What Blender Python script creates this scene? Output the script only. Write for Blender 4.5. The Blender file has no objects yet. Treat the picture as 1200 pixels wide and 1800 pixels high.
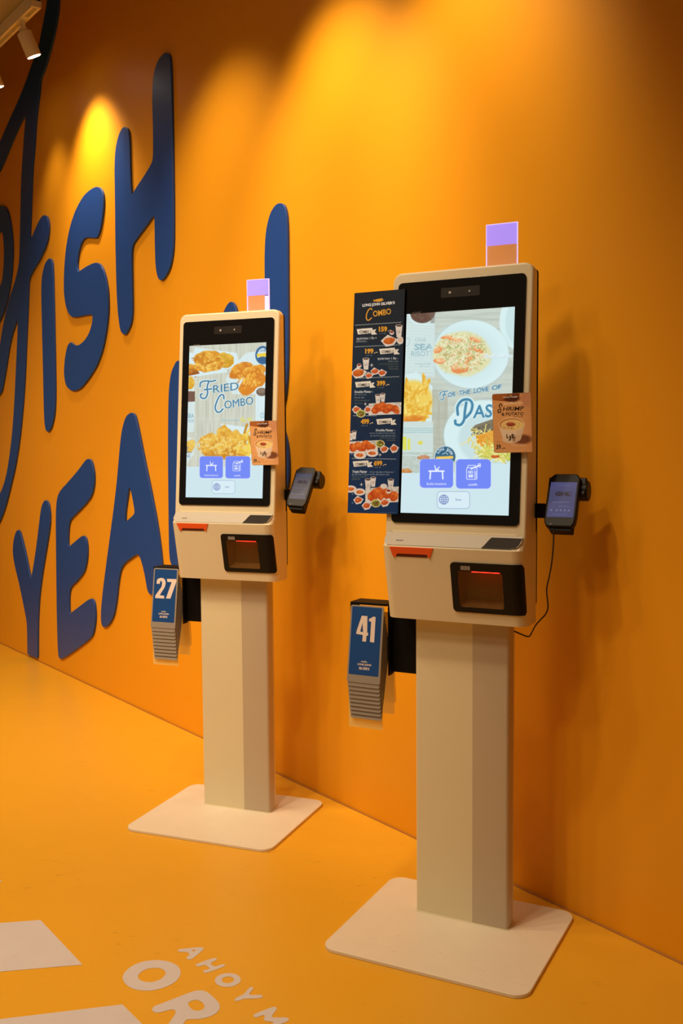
import bpy, bmesh, math, random
import numpy as np
from mathutils import Vector, Matrix
random.seed(4); rng = np.random.default_rng(7)
SC = bpy.context.scene; COL = SC.collection
# ------------------------------------------------------------------ camera, world, lights
F, PITCH, ROLL, CAMZ = 1762.1, -0.07064, -0.00794, 1.3192
_c, _s = math.cos(PITCH), math.sin(PITCH)
FWD = Vector((0, _c, _s)); _up = Vector((0, -_s, _c)); _r = Vector((1, 0, 0))
RGT = math.cos(ROLL) * _r + math.sin(ROLL) * _up
UPV = -math.sin(ROLL) * _r + math.cos(ROLL) * _up
cam = bpy.data.cameras.new('camera'); cam_o = bpy.data.objects.new('camera', cam); COL.objects.link(cam_o)
cam_o.matrix_world = Matrix(((RGT.x, UPV.x, -FWD.x, 0), (RGT.y, UPV.y, -FWD.y, 0), (RGT.z, UPV.z, -FWD.z, CAMZ), (0, 0, 0, 1)))
cam.sensor_fit = 'VERTICAL'; cam.sensor_height = 36; cam.lens = 36 * F / 1800; cam.clip_start = .02; cam.clip_end = 60
SC.camera = cam_o
SC.view_settings.view_transform = 'Standard'; SC.view_settings.look = 'None'
SC.view_settings.exposure = 0.0; SC.view_settings.gamma = 1; SC.view_settings.use_curve_mapping = False
WORLD_RGB, WORLD_E = (1.0, .72, .45), .10
w = bpy.data.worlds.new('world'); SC.world = w; w.use_nodes = True
w.node_tree.nodes['Background'].inputs[0].default_value = (*WORLD_RGB, 1)
w.node_tree.nodes['Background'].inputs[1].default_value = WORLD_E

# wall frame: the wall rises from this floor line, s runs away to the left
WM, WC = -1.32800, 3.56469
WS = Vector((-1, -WM, 0)).normalized()
WN = Vector((-WS.y, WS.x, 0));  WN = WN if WN.y < 0 else -WN      # towards the room
W0 = Vector((0, WC, 0))
LIGHT = (1.0, .76, .50)

def look(o, d):
    o.rotation_euler = Vector(d).to_track_quat('-Z', 'Y').to_euler()
def spot(name, loc, target, power, angle, blend, radius, color=LIGHT):
    l = bpy.data.lights.new(name, 'SPOT'); l.energy = power; l.spot_size = math.radians(angle); l.spot_blend = blend
    l.shadow_soft_size = radius; l.color = color
    o = bpy.data.objects.new(name, l); COL.objects.link(o); o.location = loc; look(o, Vector(target) - Vector(loc)); return o
def area(name, loc, target, power, size, color=LIGHT):
    l = bpy.data.lights.new(name, 'AREA'); l.energy = power; l.shape = 'DISK'; l.size = size; l.color = color
    o = bpy.data.objects.new(name, l); COL.objects.link(o); o.location = loc; look(o, Vector(target) - Vector(loc)); return o
# room ceiling spots, out of frame; one added to brighten the left wall
for _p, _t, _w, _a, _r in (
        ((-.62, 1.85, 3.25), (-.50, 2.4, 0), 66, 102, .07), ((-1.10, 2.25, 3.25), (-.85, 3.0, .2), 56, 100, .07),
        ((-1.55, 2.75, 3.25), (-1.2, 3.5, .2), 46, 104, .07), ((-1.05, 1.0, 3.25), (-.6, 2.3, .4), 50, 100, .12),
        ((-1.75, 1.6, 3.25), (-1.3, 2.8, .2), 52, 104, .10), ((-2.3, 2.6, 3.25), (-1.9, 3.4, 0), 84, 108, .15),
        ((-3.4, 4.4, 3.25), (-3.0, 5.0, 0), 185, 110, .15), ((-2.2, .6, 3.25), (-1.6, 2.0, 0), 60, 104, .2),
        ((-2.6, 3.0, 3.25), (-1.35, 4.9, 1.1), 140, 80, .15), ((-1.9, 2.0, 3.25), (-.5, 4.0, 1.3), 62, 60, .12)):
    spot('room_spot', _p, _t, _w, _a, .9, _r)
TRACK_D, TRACK_Z = .36, 3.36
def wallp(s, n, z): return W0 + WS * s + WN * n + Vector((0, 0, z))
# wall washers: s along the wall, power
# s, power, cone, tilt towards the wall
WASH = [(2.035, 60, 92, 24), (.74, 52, 74, 31), (-.02, 105, 68, 33), (-.66, 74, 64, 36), (2.56, 12, 70, 22)]
WASH_D2 = .76

# ------------------------------------------------------------------ helpers
def ray(px, py): return FWD * F + RGT * (px - 600) + UPV * (900 - py)
def at_wall(p, off=0.0):
    d = ray(*p); o = Vector((0, 0, CAMZ)) - W0 - WN * off
    t = -(o.dot(WN)) / d.dot(WN); q = o + d * t
    return (q.dot(WS), q.z)
def at_floor(p):
    d = ray(*p); t = -CAMZ / d.z; return (d.x * t, d.y * t)
def srgb(c):
    c = np.asarray(c, float) / 255.0
    return np.where(c <= .04045, c / 12.92, ((c + .055) / 1.055) ** 2.4)
def S(*c): return tuple(float(x) for x in srgb(c))

def mat(name, color, rough=.5, metal=0.0, spec=.5, bump=0, bscale=40, var=0, vscale=6, coat=0, emit=None, es=0, alpha=1, trans=0):
    m = bpy.data.materials.new(name); m.use_nodes = True; nt = m.node_tree; b = nt.nodes['Principled BSDF']
    b.inputs['Base Color'].default_value = (*color, 1); b.inputs['Roughness'].default_value = rough
    b.inputs['Metallic'].default_value = metal; b.inputs['Specular IOR Level'].default_value = spec
    b.inputs['Coat Weight'].default_value = coat; b.inputs['Coat Roughness'].default_value = .05
    b.inputs['Alpha'].default_value = alpha; b.inputs['Transmission Weight'].default_value = trans
    if emit: b.inputs['Emission Color'].default_value = (*emit, 1); b.inputs['Emission Strength'].default_value = es
    tc = nt.nodes.new('ShaderNodeTexCoord')
    if var:
        n = nt.nodes.new('ShaderNodeTexNoise'); n.inputs['Scale'].default_value = vscale; n.inputs['Detail'].default_value = 6
        r = nt.nodes.new('ShaderNodeMapRange'); r.inputs['To Min'].default_value = 1 - var; r.inputs['To Max'].default_value = 1 + var
        mx = nt.nodes.new('ShaderNodeVectorMath'); mx.operation = 'SCALE'; mx.inputs[0].default_value = color
        nt.links.new(tc.outputs['Object'], n.inputs['Vector']); nt.links.new(n.outputs['Fac'], r.inputs['Value'])
        nt.links.new(r.outputs[0], mx.inputs['Scale']); nt.links.new(mx.outputs[0], b.inputs['Base Color'])
    if bump:
        n = nt.nodes.new('ShaderNodeTexNoise'); n.inputs['Scale'].default_value = bscale; n.inputs['Detail'].default_value = 4
        bp = nt.nodes.new('ShaderNodeBump'); bp.inputs['Strength'].default_value = bump; bp.inputs['Distance'].default_value = .01
        nt.links.new(tc.outputs['Object'], n.inputs['Vector']); nt.links.new(n.outputs['Fac'], bp.inputs['Height'])
        nt.links.new(bp.outputs[0], b.inputs['Normal'])
    return m
def picmat(name, emission=0, rough=.4, coat=0):
    m = bpy.data.materials.new(name); m.use_nodes = True; nt = m.node_tree; b = nt.nodes['Principled BSDF']
    a = nt.nodes.new('ShaderNodeAttribute'); a.attribute_name = 'Col'
    b.inputs['Roughness'].default_value = rough; b.inputs['Specular IOR Level'].default_value = .2
    if emission:
        b.inputs['Base Color'].default_value = (.01, .01, .01, 1)
        nt.links.new(a.outputs['Color'], b.inputs['Emission Color']); b.inputs['Emission Strength'].default_value = emission
    else: nt.links.new(a.outputs['Color'], b.inputs['Base Color'])
    return m
def link(name, me, m, parent=None):
    o = bpy.data.objects.new(name, me); COL.objects.link(o)
    if m:
        for x in (m if isinstance(m, (list, tuple)) else [m]): me.materials.append(x)
    if parent: o.parent = parent
    return o
def tag(o, label, cat, group=None, kind=None):
    o['label'] = label; o['category'] = cat
    if group: o['group'] = group
    if kind: o['kind'] = kind
    return o
def thing(name, label, cat, M=None, group=None):
    o = bpy.data.objects.new(name, None); COL.objects.link(o); o.empty_display_size = .05
    if M is not None: o.matrix_world = M
    return tag(o, label, cat, group)
def bmobj(name, bm, m, parent=None, smooth=False, bevel=0, seg=3, ang=30):
    bmesh.ops.recalc_face_normals(bm, faces=bm.faces)
    me = bpy.data.meshes.new(name); bm.to_mesh(me); bm.free()
    if smooth or bevel:
        for p in me.polygons: p.use_smooth = True
        if not bevel: me.set_sharp_from_angle(angle=math.radians(35))
    o = link(name, me, m, parent)
    if bevel:
        b = o.modifiers.new('bevel', 'BEVEL'); b.width = bevel; b.segments = seg; b.limit_method = 'ANGLE'; b.angle_limit = math.radians(ang); b.harden_normals = True
    return o
def box(bm, x0, x1, y0, y1, z0, z1, M=None):
    vs = [bm.verts.new((x, y, z)) for x in (x0, x1) for y in (y0, y1) for z in (z0, z1)]
    for f in ((0, 1, 3, 2), (4, 6, 7, 5), (0, 4, 5, 1), (2, 3, 7, 6), (0, 2, 6, 4), (1, 5, 7, 3)): bm.faces.new([vs[i] for i in f])
    if M is not None: bmesh.ops.transform(bm, matrix=M, verts=vs)
    return vs
def prism(bm, pts, d, M=None):
    """pts: 2-D outline (u,v); extruded along w from 0 to d"""
    a = [bm.verts.new((p[0], p[1], 0)) for p in pts]; b = [bm.verts.new((p[0], p[1], d)) for p in pts]
    bm.faces.new(a[::-1]); bm.faces.new(b); n = len(pts)
    for i in range(n): bm.faces.new((a[i], a[(i + 1) % n], b[(i + 1) % n], b[i]))
    if M is not None: bmesh.ops.transform(bm, matrix=M, verts=a + b)
    return a + b
def rrect(x0, x1, y0, y1, r, n=6):
    out = []
    for cx, cy, a0 in ((x1 - r, y0 + r, -90), (x1 - r, y1 - r, 0), (x0 + r, y1 - r, 90), (x0 + r, y0 + r, 180)):
        for i in range(n + 1):
            a = math.radians(a0 + 90 * i / n); out.append((cx + r * math.cos(a), cy + r * math.sin(a)))
    return out
def cyl(bm, r, h, n=24, M=None, r2=None):
    res = bmesh.ops.create_cone(bm, cap_ends=True, segments=n, radius1=r, radius2=r if r2 is None else r2, depth=h, matrix=M or Matrix())
    return res['verts']
def tube(bm, pts, r, n=10):
    pts = [Vector(p) for p in pts]; rings = []; up = Vector((.3, .2, 1)).normalized()
    for i, p in enumerate(pts):
        d = (pts[min(i + 1, len(pts) - 1)] - pts[max(i - 1, 0)]).normalized()
        a = d.cross(up).normalized(); b = d.cross(a).normalized()
        rings.append([bm.verts.new(p + r * (a * math.cos(t) + b * math.sin(t))) for t in [2 * math.pi * k / n for k in range(n)]])
    for r0, r1 in zip(rings, rings[1:]):
        for k in range(n): bm.faces.new((r0[k], r0[(k + 1) % n], r1[(k + 1) % n], r1[k]))
    bm.faces.new(rings[0][::-1]); bm.faces.new(rings[-1])
def catmull(P, m=8):
    P = [np.array(p, float) for p in P]; Q = [2 * P[0] - P[1]] + P + [2 * P[-1] - P[-2]]; out = []
    for i in range(1, len(Q) - 2):
        for k in range(m):
            t = k / m; a, b, c, d = Q[i - 1:i + 3]
            out.append(.5 * ((2 * b) + (-a + c) * t + (2 * a - 5 * b + 4 * c - d) * t * t + (-a + 3 * b - 3 * c + d) * t ** 3))
    out.append(P[-1]); return out
def chaikin(P, it=2, q=.22):
    P = [np.array(p, float) for p in P]
    for _ in range(it):
        N = []
        for i in range(len(P)):
            a, b = P[i], P[(i + 1) % len(P)]; N += [a * (1 - q) + b * q, a * q + b * (1 - q)]
        P = N
    return P
def fill_mesh(loops, depth=0.0, bevel=0.0):
    c = bpy.data.curves.new('tmp', 'CURVE'); c.dimensions = '2D'; c.fill_mode = 'BOTH'; c.extrude = depth / 2; c.bevel_depth = bevel; c.bevel_resolution = 2
    for L in loops:
        s = c.splines.new('POLY'); s.points.add(len(L) - 1)
        for p, q in zip(s.points, L): p.co = (q[0], q[1], 0, 1)
        s.use_cyclic_u = True
    return curve_mesh(c)
def curve_mesh(c):
    o = bpy.data.objects.new('tmp', c); COL.objects.link(o); bpy.context.view_layer.update()
    me = bpy.data.meshes.new_from_object(o.evaluated_get(bpy.context.evaluated_depsgraph_get()))
    bpy.data.objects.remove(o); bpy.data.curves.remove(c); me.materials.clear(); return me
_tc = {}
def text_mesh(s, bold=0.0):
    k = (s, bold)
    if k not in _tc:
        c = bpy.data.curves.new('tmp', 'FONT'); c.body = s; c.size = 1; c.offset = bold; c.resolution_u = 3; _tc[k] = curve_mesh(c)
    return _tc[k].copy()
def place_text(name, s, m, parent, M, width=None, height=None, bold=0.0, align='C'):
    """text scaled into width x height, standing in local plane M (x right, y up)"""
    me = text_mesh(s, bold); co = np.array([v.co[:] for v in me.vertices]); lo, hi = co.min(0), co.max(0)
    sx = width / (hi[0] - lo[0]) if width else None; sy = height / (hi[1] - lo[1]) if height else None
    sx = sx or sy; sy = sy or sx
    me.transform(Matrix.Diagonal((sx, sy, 1, 1)) @ Matrix.Translation((-(lo[0] + hi[0]) / 2, -(lo[1] + hi[1]) / 2, 0)))
    me.transform(M); return link(name, me, m, parent)
def evaluated_diff(o, cutbm):
    me = bpy.data.meshes.new('cut'); bmesh.ops.recalc_face_normals(cutbm, faces=cutbm.faces); cutbm.to_mesh(me); cutbm.free()
    c = bpy.data.objects.new('cut', me); COL.objects.link(c)
    b = o.modifiers.new('b', 'BOOLEAN'); b.object = c; b.operation = 'DIFFERENCE'; b.solver = 'EXACT'
    par = o.parent; o.parent = None; bpy.context.view_layer.update()
    nm = bpy.data.meshes.new_from_object(o.evaluated_get(bpy.context.evaluated_depsgraph_get()))
    o.modifiers.clear(); o.data = nm; bpy.data.objects.remove(c); o.parent = par; return o
def joinbm(*fns):
    bm = bmesh.new()
    for f in fns: f(bm)
    return bm

# ------------------------------------------------------------------ printed pictures (vertex-coloured sheets)
def homog(src, dst):
    A = []; b = []
    for (x, y), (u, v) in zip(src, dst):
        A.append([x, y, 1, 0, 0, 0, -u * x, -u * y]); b.append(u); A.append([0, 0, 0, x, y, 1, -v * x, -v * y]); b.append(v)
    h = np.linalg.solve(np.array(A, float), np.array(b, float)); return np.append(h, 1).reshape(3, 3)
class Pic:
    SSA = 2
    def __init__(s, quad, nx, ny, base):
        """quad: the sheet's corners TL TR BR BL in its own drawing units"""
        s.nx, s.ny = nx, ny; s.w, s.h = nx * 2, ny * 2
        s.H = homog([(0, 0), (s.w, 0), (s.w, s.h), (0, s.h)], quad); s.Hi = np.linalg.inv(s.H)
        gx, gy = np.meshgrid(np.arange(s.w) + .5, np.arange(s.h) + .5)
        q = s.H @ np.stack([gx.ravel(), gy.ravel(), np.ones(gx.size)]); s.X = (q[0] / q[2]).reshape(s.h, s.w); s.Y = (q[1] / q[2]).reshape(s.h, s.w)
        s.c = np.empty((s.h, s.w, 3)); s.c[:] = base
        s.pw = abs(s.X[0, 1] - s.X[0, 0])
    def noise(s, sx, sy=None, seed=0, det=3):
        sy = sy or sx; out = 0; amp = 1; tot = 0; r = np.random.default_rng(seed)
        for d in range(det):
            L = r.random((64, 64)); u = s.X / sx * 2 ** d; v = s.Y / sy * 2 ** d
            iu = np.floor(u).astype(int); iv = np.floor(v).astype(int); fu = u - iu; fv = v - iv; fu = fu * fu * (3 - 2 * fu); fv = fv * fv * (3 - 2 * fv)
            g = lambda a, b: L[a % 64, b % 64]
            out = out + amp * ((g(iv, iu) * (1 - fu) + g(iv, iu + 1) * fu) * (1 - fv) + (g(iv + 1, iu) * (1 - fu) + g(iv + 1, iu + 1) * fu) * fv); tot += amp; amp *= .5
        return out / tot
    def mix(s, m, col):
        col = np.asarray(col, float); m = np.clip(m, 0, 1)[..., None]; s.c = s.c * (1 - m) + col * m
    def bbox(s, x0, y0, x1, y1):
        P = np.array([[x0, x1, x1, x0], [y0, y0, y1, y1], [1, 1, 1, 1]], float); q = s.Hi @ P; u = q[0] / q[2]; v = q[1] / q[2]
        a, b, c, d = int(max(0, u.min() - 2)), int(min(s.w, u.max() + 3)), int(max(0, v.min() - 2)), int(min(s.h, v.max() + 3))
        return (slice(c, max(c, d)), slice(a, max(a, b)))
    def lmix(s, sl, m, col, a=1):
        m = (np.clip(m, 0, 1) * a)[..., None]; s.c[sl] = s.c[sl] * (1 - m) + np.asarray(col, float) * m
    def ell(s, cx, cy, rx, ry, col, rot=0, soft=.06, a=1, wob=0, seed=0):
        R = max(rx, ry) * 1.3; sl = s.bbox(cx - R, cy - R, cx + R, cy + R); dx = s.X[sl] - cx; dy = s.Y[sl] - cy; t = math.radians(rot)
        u = (dx * math.cos(t) + dy * math.sin(t)) / rx; v = (-dx * math.sin(t) + dy * math.cos(t)) / ry; d = np.hypot(u, v)
        if wob: d = d + wob * (s.noise(rx * .5, seed=seed)[sl] - .5) * 2
        s.lmix(sl, (1 - d) / soft + .5, col, a); return sl, d
    def poly(s, P, col, a=1):
        P = np.array(P, float); sl = s.bbox(P[:, 0].min(), P[:, 1].min(), P[:, 0].max(), P[:, 1].max()); x = s.X[sl]; y = s.Y[sl]; ins = np.zeros(x.shape, bool)
        for i in range(len(P)):
            (x0, y0), (x1, y1) = P[i], P[(i + 1) % len(P)]
            if y0 == y1: continue
            ins ^= ((y0 > y) != (y1 > y)) & (x < (x1 - x0) * (y - y0) / (y1 - y0) + x0)
        s.lmix(sl, ins.astype(float), col, a)
    def stroke(s, P, wd, col, a=1, smooth=True, soft=None):
        P = np.array(catmull(P, 6) if smooth and len(P) > 2 else P, float); R = wd + 2
        sl = s.bbox(P[:, 0].min() - R, P[:, 1].min() - R, P[:, 0].max() + R, P[:, 1].max() + R); x = s.X[sl]; y = s.Y[sl]; D = np.full(x.shape, 1e9)
        for p, q in zip(P, P[1:]):
            d = q - p; L = d @ d + 1e-9; t = np.clip(((x - p[0]) * d[0] + (y - p[1]) * d[1]) / L, 0, 1); D = np.minimum(D, np.hypot(x - p[0] - t * d[0], y - p[1] - t * d[1]))
        s.lmix(sl, (wd / 2 - D) / (soft or s.pw) + .5, col, a)
    def rr(s, x0, y0, x1, y1, r, col, a=1, line=0):
        sl = s.bbox(x0 - 4, y0 - 4, x1 + 4, y1 + 4); dx = np.abs(s.X[sl] - (x0 + x1) / 2) - (x1 - x0) / 2 + r; dy = np.abs(s.Y[sl] - (y0 + y1) / 2) - (y1 - y0) / 2 + r
        D = np.hypot(np.maximum(dx, 0), np.maximum(dy, 0)) + np.minimum(np.maximum(dx, dy), 0) - r
        m = (line / 2 - np.abs(D)) / s.pw + .5 if line else -D / s.pw + .5
        s.lmix(sl, m, col, a)
    def text(s, t, x0, y0, x1, h, col, rot=0, shear=0, bold=0, a=1, dy=0):
        """text whose left baseline is x0,y0, as wide as x1-x0, letters h high (None keeps the proportions)"""
        me = text_mesh(t, bold); co = np.array([v.co[:2] for v in me.vertices])
        if not len(co): return
        lo = co.min(0); hi = co.max(0); sx = (x1 - x0) / (hi[0] - lo[0]); sy = (h / .73) if h else sx
        X = (co[:, 0] - lo[0]) * sx; Y = -co[:, 1] * sy; X = X - Y * shear; r = math.radians(rot)
        px = x0 + X * math.cos(r) - Y * math.sin(r); py = y0 + X * math.sin(r) + Y * math.cos(r)
        q = s.Hi @ np.stack([px, py, np.ones(len(px))]); U = q[0] / q[2]; V = q[1] / q[2]
        me.calc_loop_triangles(); M = np.zeros((s.h, s.w), bool)
        for tr in me.loop_triangles:
            i, j, k = tr.vertices; u = U[[i, j, k]]; v = V[[i, j, k]]
            a0, a1, b0, b1 = int(max(0, u.min())), int(min(s.w, u.max() + 2)), int(max(0, v.min())), int(min(s.h, v.max() + 2))
            if a1 <= a0 or b1 <= b0: continue
            gx = np.arange(a0, a1)[None] + .5; gy = np.arange(b0, b1)[:, None] + .5
            e = [(u[(n + 1) % 3] - u[n]) * (gy - v[n]) - (v[(n + 1) % 3] - v[n]) * (gx - u[n]) for n in range(3)]
            M[b0:b1, a0:a1] |= ((e[0] >= 0) & (e[1] >= 0) & (e[2] >= 0)) | ((e[0] <= 0) & (e[1] <= 0) & (e[2] <= 0))
        bpy.data.meshes.remove(me); ys, xs = np.where(M)
        if len(ys): s.c[M] = s.c[M] * (1 - a) + np.asarray(col, float) * a
    # food
    def fried(s, cx, cy, rx, ry, rot=0, light=(240, 190, 70), dark=(190, 105, 20), seed=0):
        R = max(rx, ry) * 1.3; sl = s.bbox(cx - R, cy - R, cx + R, cy + R); dx = s.X[sl] - cx; dy = s.Y[sl] - cy; t = math.radians(rot)
        u = (dx * math.cos(t) + dy * math.sin(t)) / rx; v = (-dx * math.sin(t) + dy * math.cos(t)) / ry
        d = np.hypot(u, v) + .22 * (s.noise(rx * .55, seed=seed)[sl] - .5) * 2; n = s.noise(rx * .35, seed=seed + 1)[sl]
        k = np.clip(.5 - .45 * v + 1.5 * (n - .5) - .35 * d, 0, 1)[..., None]; col = np.array(dark) * (1 - k) + np.array(light) * k
        m = np.clip((1 - d) / .08 + .5, 0, 1)[..., None]; s.c[sl] = s.c[sl] * (1 - m) + col * m
    def strands(s, cx, cy, rx, ry, n, wd, cols, L=.5, seed=0, straight=False, soft=None):
        r = random.Random(seed)
        for _ in range(n):
            a = r.random() * 6.28; q = math.sqrt(r.random()); x = cx + rx * q * math.cos(a); y = cy + ry * q * math.sin(a); t = r.random() * 6.28; l = L * rx * (.5 + r.random()); P = [(x, y)]
            for k in range(1 if straight else 3):
                x += l / 3 * math.cos(t) * (3 if straight else 1); y += l / 3 * math.sin(t) * (3 if straight else 1); t += 0 if straight else (r.random() - .5) * 2.2; P.append((x, y))
            s.stroke(P, wd, r.choice(cols), smooth=False, soft=soft)
    def sheet(s, name, P0, U, V, m, parent, pig=(1, 1, 1)):
        """P0 top-left corner, U to the right edge, V down to the bottom edge (local vectors)"""
        c = np.clip(s.c, 0, 255).reshape(s.ny, 2, s.nx, 2, 3).mean((1, 3)); nx, ny = s.nx, s.ny
        c = c[::-1]; lin = srgb(c) * np.array(pig)
        gx, gy = np.meshgrid(np.arange(nx) / (nx - 1), np.arange(ny) / (ny - 1)); gy = 1 - gy
        P0, U, V = map(np.array, (P0, U, V)); co = P0 + gx[..., None] * U + gy[..., None] * V
        idx = np.arange(nx * ny).reshape(ny, nx); q = np.stack([idx[:-1, :-1], idx[:-1, 1:], idx[1:, 1:], idx[1:, :-1]], -1).reshape(-1, 4)
        me = bpy.data.meshes.new(name); me.vertices.add(nx * ny); me.vertices.foreach_set('co', co.reshape(-1).astype(np.float32))
        me.loops.add(q.size); me.loops.foreach_set('vertex_index', q.reshape(-1).astype(np.int32)); me.polygons.add(len(q)); me.polygons.foreach_set('loop_start', (np.arange(len(q)) * 4).astype(np.int32))
        me.update(calc_edges=True); at = me.color_attributes.new('Col', 'FLOAT_COLOR', 'POINT')
        at.data.foreach_set('color', np.concatenate([lin.reshape(-1, 3), np.ones((nx * ny, 1))], 1).reshape(-1).astype(np.float32))
        return link(name, me, m, parent)

# ------------------------------------------------------------------ materials
ORANGE = (.82, .355, .011)
M_wall = mat('orange_wall_paint', ORANGE, rough=.45, spec=.25, bump=.10, bscale=9, var=.025, vscale=3)
M_floor = mat('orange_floor_vinyl', (.78, .40, .022), rough=.36, spec=.45, bump=.05, bscale=14, var=.03, vscale=5)
def scuffs(m, scale, stretch, lo, hi, amt):
    nt = m.node_tree; b = nt.nodes['Principled BSDF']; src = b.inputs['Base Color'].links[0].from_socket
    tc = nt.nodes.new('ShaderNodeTexCoord'); mp = nt.nodes.new('ShaderNodeMapping'); mp.inputs['Scale'].default_value = stretch; n = nt.nodes.new('ShaderNodeTexNoise'); n.inputs['Scale'].default_value = scale; n.inputs['Detail'].default_value = 8; n.inputs['Roughness'].default_value = .7
    n2 = nt.nodes.new('ShaderNodeTexNoise'); n2.inputs['Scale'].default_value = 2.2; r2 = nt.nodes.new('ShaderNodeMapRange'); r2.inputs['From Min'].default_value = .48; r2.inputs['From Max'].default_value = .62
    r = nt.nodes.new('ShaderNodeMapRange'); r.inputs['From Min'].default_value = lo; r.inputs['From Max'].default_value = hi; r.inputs['To Max'].default_value = amt
    mu = nt.nodes.new('ShaderNodeMath'); mu.operation = 'MULTIPLY'; su = nt.nodes.new('ShaderNodeMath'); su.operation = 'SUBTRACT'; su.inputs[0].default_value = 1; v = nt.nodes.new('ShaderNodeVectorMath'); v.operation = 'SCALE'
    L = nt.links.new; L(tc.outputs['Object'], mp.inputs[0]); L(mp.outputs[0], n.inputs['Vector']); L(tc.outputs['Object'], n2.inputs['Vector']); L(n2.outputs['Fac'], r2.inputs['Value']); L(n.outputs['Fac'], r.inputs['Value']); L(r.outputs[0], mu.inputs[0]); L(r2.outputs[0], mu.inputs[1]); L(mu.outputs[0], su.inputs[1]); L(src, v.inputs[0]); L(su.outputs[0], v.inputs['Scale']); L(v.outputs[0], b.inputs['Base Color'])
scuffs(M_floor, 14, (1, 2.6, 1), .60, .68, .35)
M_letter = mat('blue_letter_paint', (.014, .066, .31), rough=.38, spec=.5)
M_decal = mat('white_floor_vinyl', (.64, .60, .60), rough=.45, var=.05, vscale=12)
M_shell = mat('warm_white_plastic', (.74, .65, .45), rough=.38, spec=.45, bump=.01, bscale=300)
M_base = mat('white_powder_coated_steel', (.78, .70, .55), rough=.42, var=.05, vscale=9)
scuffs(M_base, 30, (1, 3, 1), .62, .70, .3)
scuffs(M_decal, 18, (1, 1, 1), .58, .70, .25)
M_colm = mat('white_column_paint', (.74, .66, .44), rough=.4, var=.03, vscale=7)
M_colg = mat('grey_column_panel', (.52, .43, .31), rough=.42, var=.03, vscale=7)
M_glass = mat('black_screen_glass', (.006, .005, .005), rough=.06, spec=.5)
M_black = mat('black_plastic', (.007, .006, .0055), rough=.42, spec=.22)
M_blackm = mat('black_steel', (.005, .0045, .004), rough=.55, spec=.15)
M_shelf = mat('shelf_plastic', (.46, .41, .335), rough=.5)
M_grey = mat('dim_grey', (.016, .012, .010), rough=.3, spec=.3)
M_smoke = mat('smoked_reader_glass', (.035, .032, .03), rough=.12)
M_smoke2 = mat('dim_grey_print', (.12, .10, .08), rough=.5)
M_red = mat('orange_red_plastic', (.82, .10, .015), rough=.4)
M_dark = mat('dark_slot', (.09, .008, .004), rough=.6)
M_cav = mat('scanner_cavity_orange_reflection', (.30, .145, .028), rough=.45)  # reflection of the orange surroundings put into the cavity colour
M_pane = mat('brown_scanner_glass', (.05, .025, .008), rough=.08, alpha=.3)
M_led = mat('red_scanner_light', (.3, .0, .0), emit=(1, .02, .01), es=9)
M_silver = mat('light_grey_print', (.42, .40, .38), rough=.5)
M_navy = mat('blue_card_print', (.010, .065, .26), rough=.35)
M_cream = mat('cream_print', (.80, .68, .62), rough=.5)
M_lam = mat('frosted_laminate', (.34, .30, .25), rough=.32, alpha=.9)
M_lamr = mat('yellowed_clear_acrylic', (.95, .78, .30), rough=.3, alpha=.42)
M_clear = mat('clear_acrylic_panel', (.75, .55, .75), rough=.05, alpha=.16)
M_frost = mat('violet_lit_acrylic', (.30, .28, .6), rough=.35, emit=S(165, 136, 250), es=.72, alpha=.8)
M_edge = mat('lit_acrylic_edge', (.5, .45, .7), rough=.2, emit=S(215, 195, 250), es=.9)
M_ceil = mat('taupe_ceiling_paint', (.40, .36, .30), rough=.8)
M_track = mat('white_track_metal', (.78, .74, .68), rough=.35)
M_lens = mat('glowing_lamp_lens', (1, 1, 1), emit=(1, .93, .8), es=14)
M_screen = picmat('lit_display', emission=1.0)
M_tscreen = picmat('dim_terminal_display', emission=.55)
M_print = picmat('glossy_print', rough=.5)

# ------------------------------------------------------------------ the setting
def struct(o): o['kind'] = 'structure'; return o
def wallM(off=0.0):   # plane frame: x=s, y=up, z=out of the wall
    o = W0 + WN * off
    return Matrix(((WS.x, 0, WN.x, o.x), (WS.y, 0, WN.y, o.y), (0, 1, 0, o.z), (0, 0, 0, 1)))
bm = bmesh.new(); box(bm, -3.2, 11, 0, 4.6, -.12, 0, wallM()); struct(bmobj('wall_back', bm, M_wall))
bm = bmesh.new(); prism(bm, [(-9, -4), (5.2, -4), (*(W0 + WS * -3.2 - WN * .12)[:2],), (*(W0 + WS * 11 - WN * .12)[:2],), (-9, 12)], -.1); struct(bmobj('floor', bm, M_floor))
# lowered ceiling beside the wall, its edge carries the light track
bm = bmesh.new(); box(bm, 1.93, 11, TRACK_Z + .052, TRACK_Z + .26, TRACK_D - .02, 6, wallM()); struct(bmobj('ceiling', bm, M_ceil))
bm = bmesh.new(); box(bm, -3.2, 11, 4.6, 4.7, 0, 6, wallM()); struct(bmobj('ceiling', bm, M_ceil))
# paint-filled joint where wall meets floor
bm = bmesh.new()
P = [wallp(-3 + i * .14, .002 + .003 * random.random(), .001) for i in range(98)]
tube(bm, P, .0035, 6); struct(bmobj('baseboard_back', bm, mat('grimy_orange_joint', (.40, .15, .012), rough=.6), smooth=True))

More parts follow.
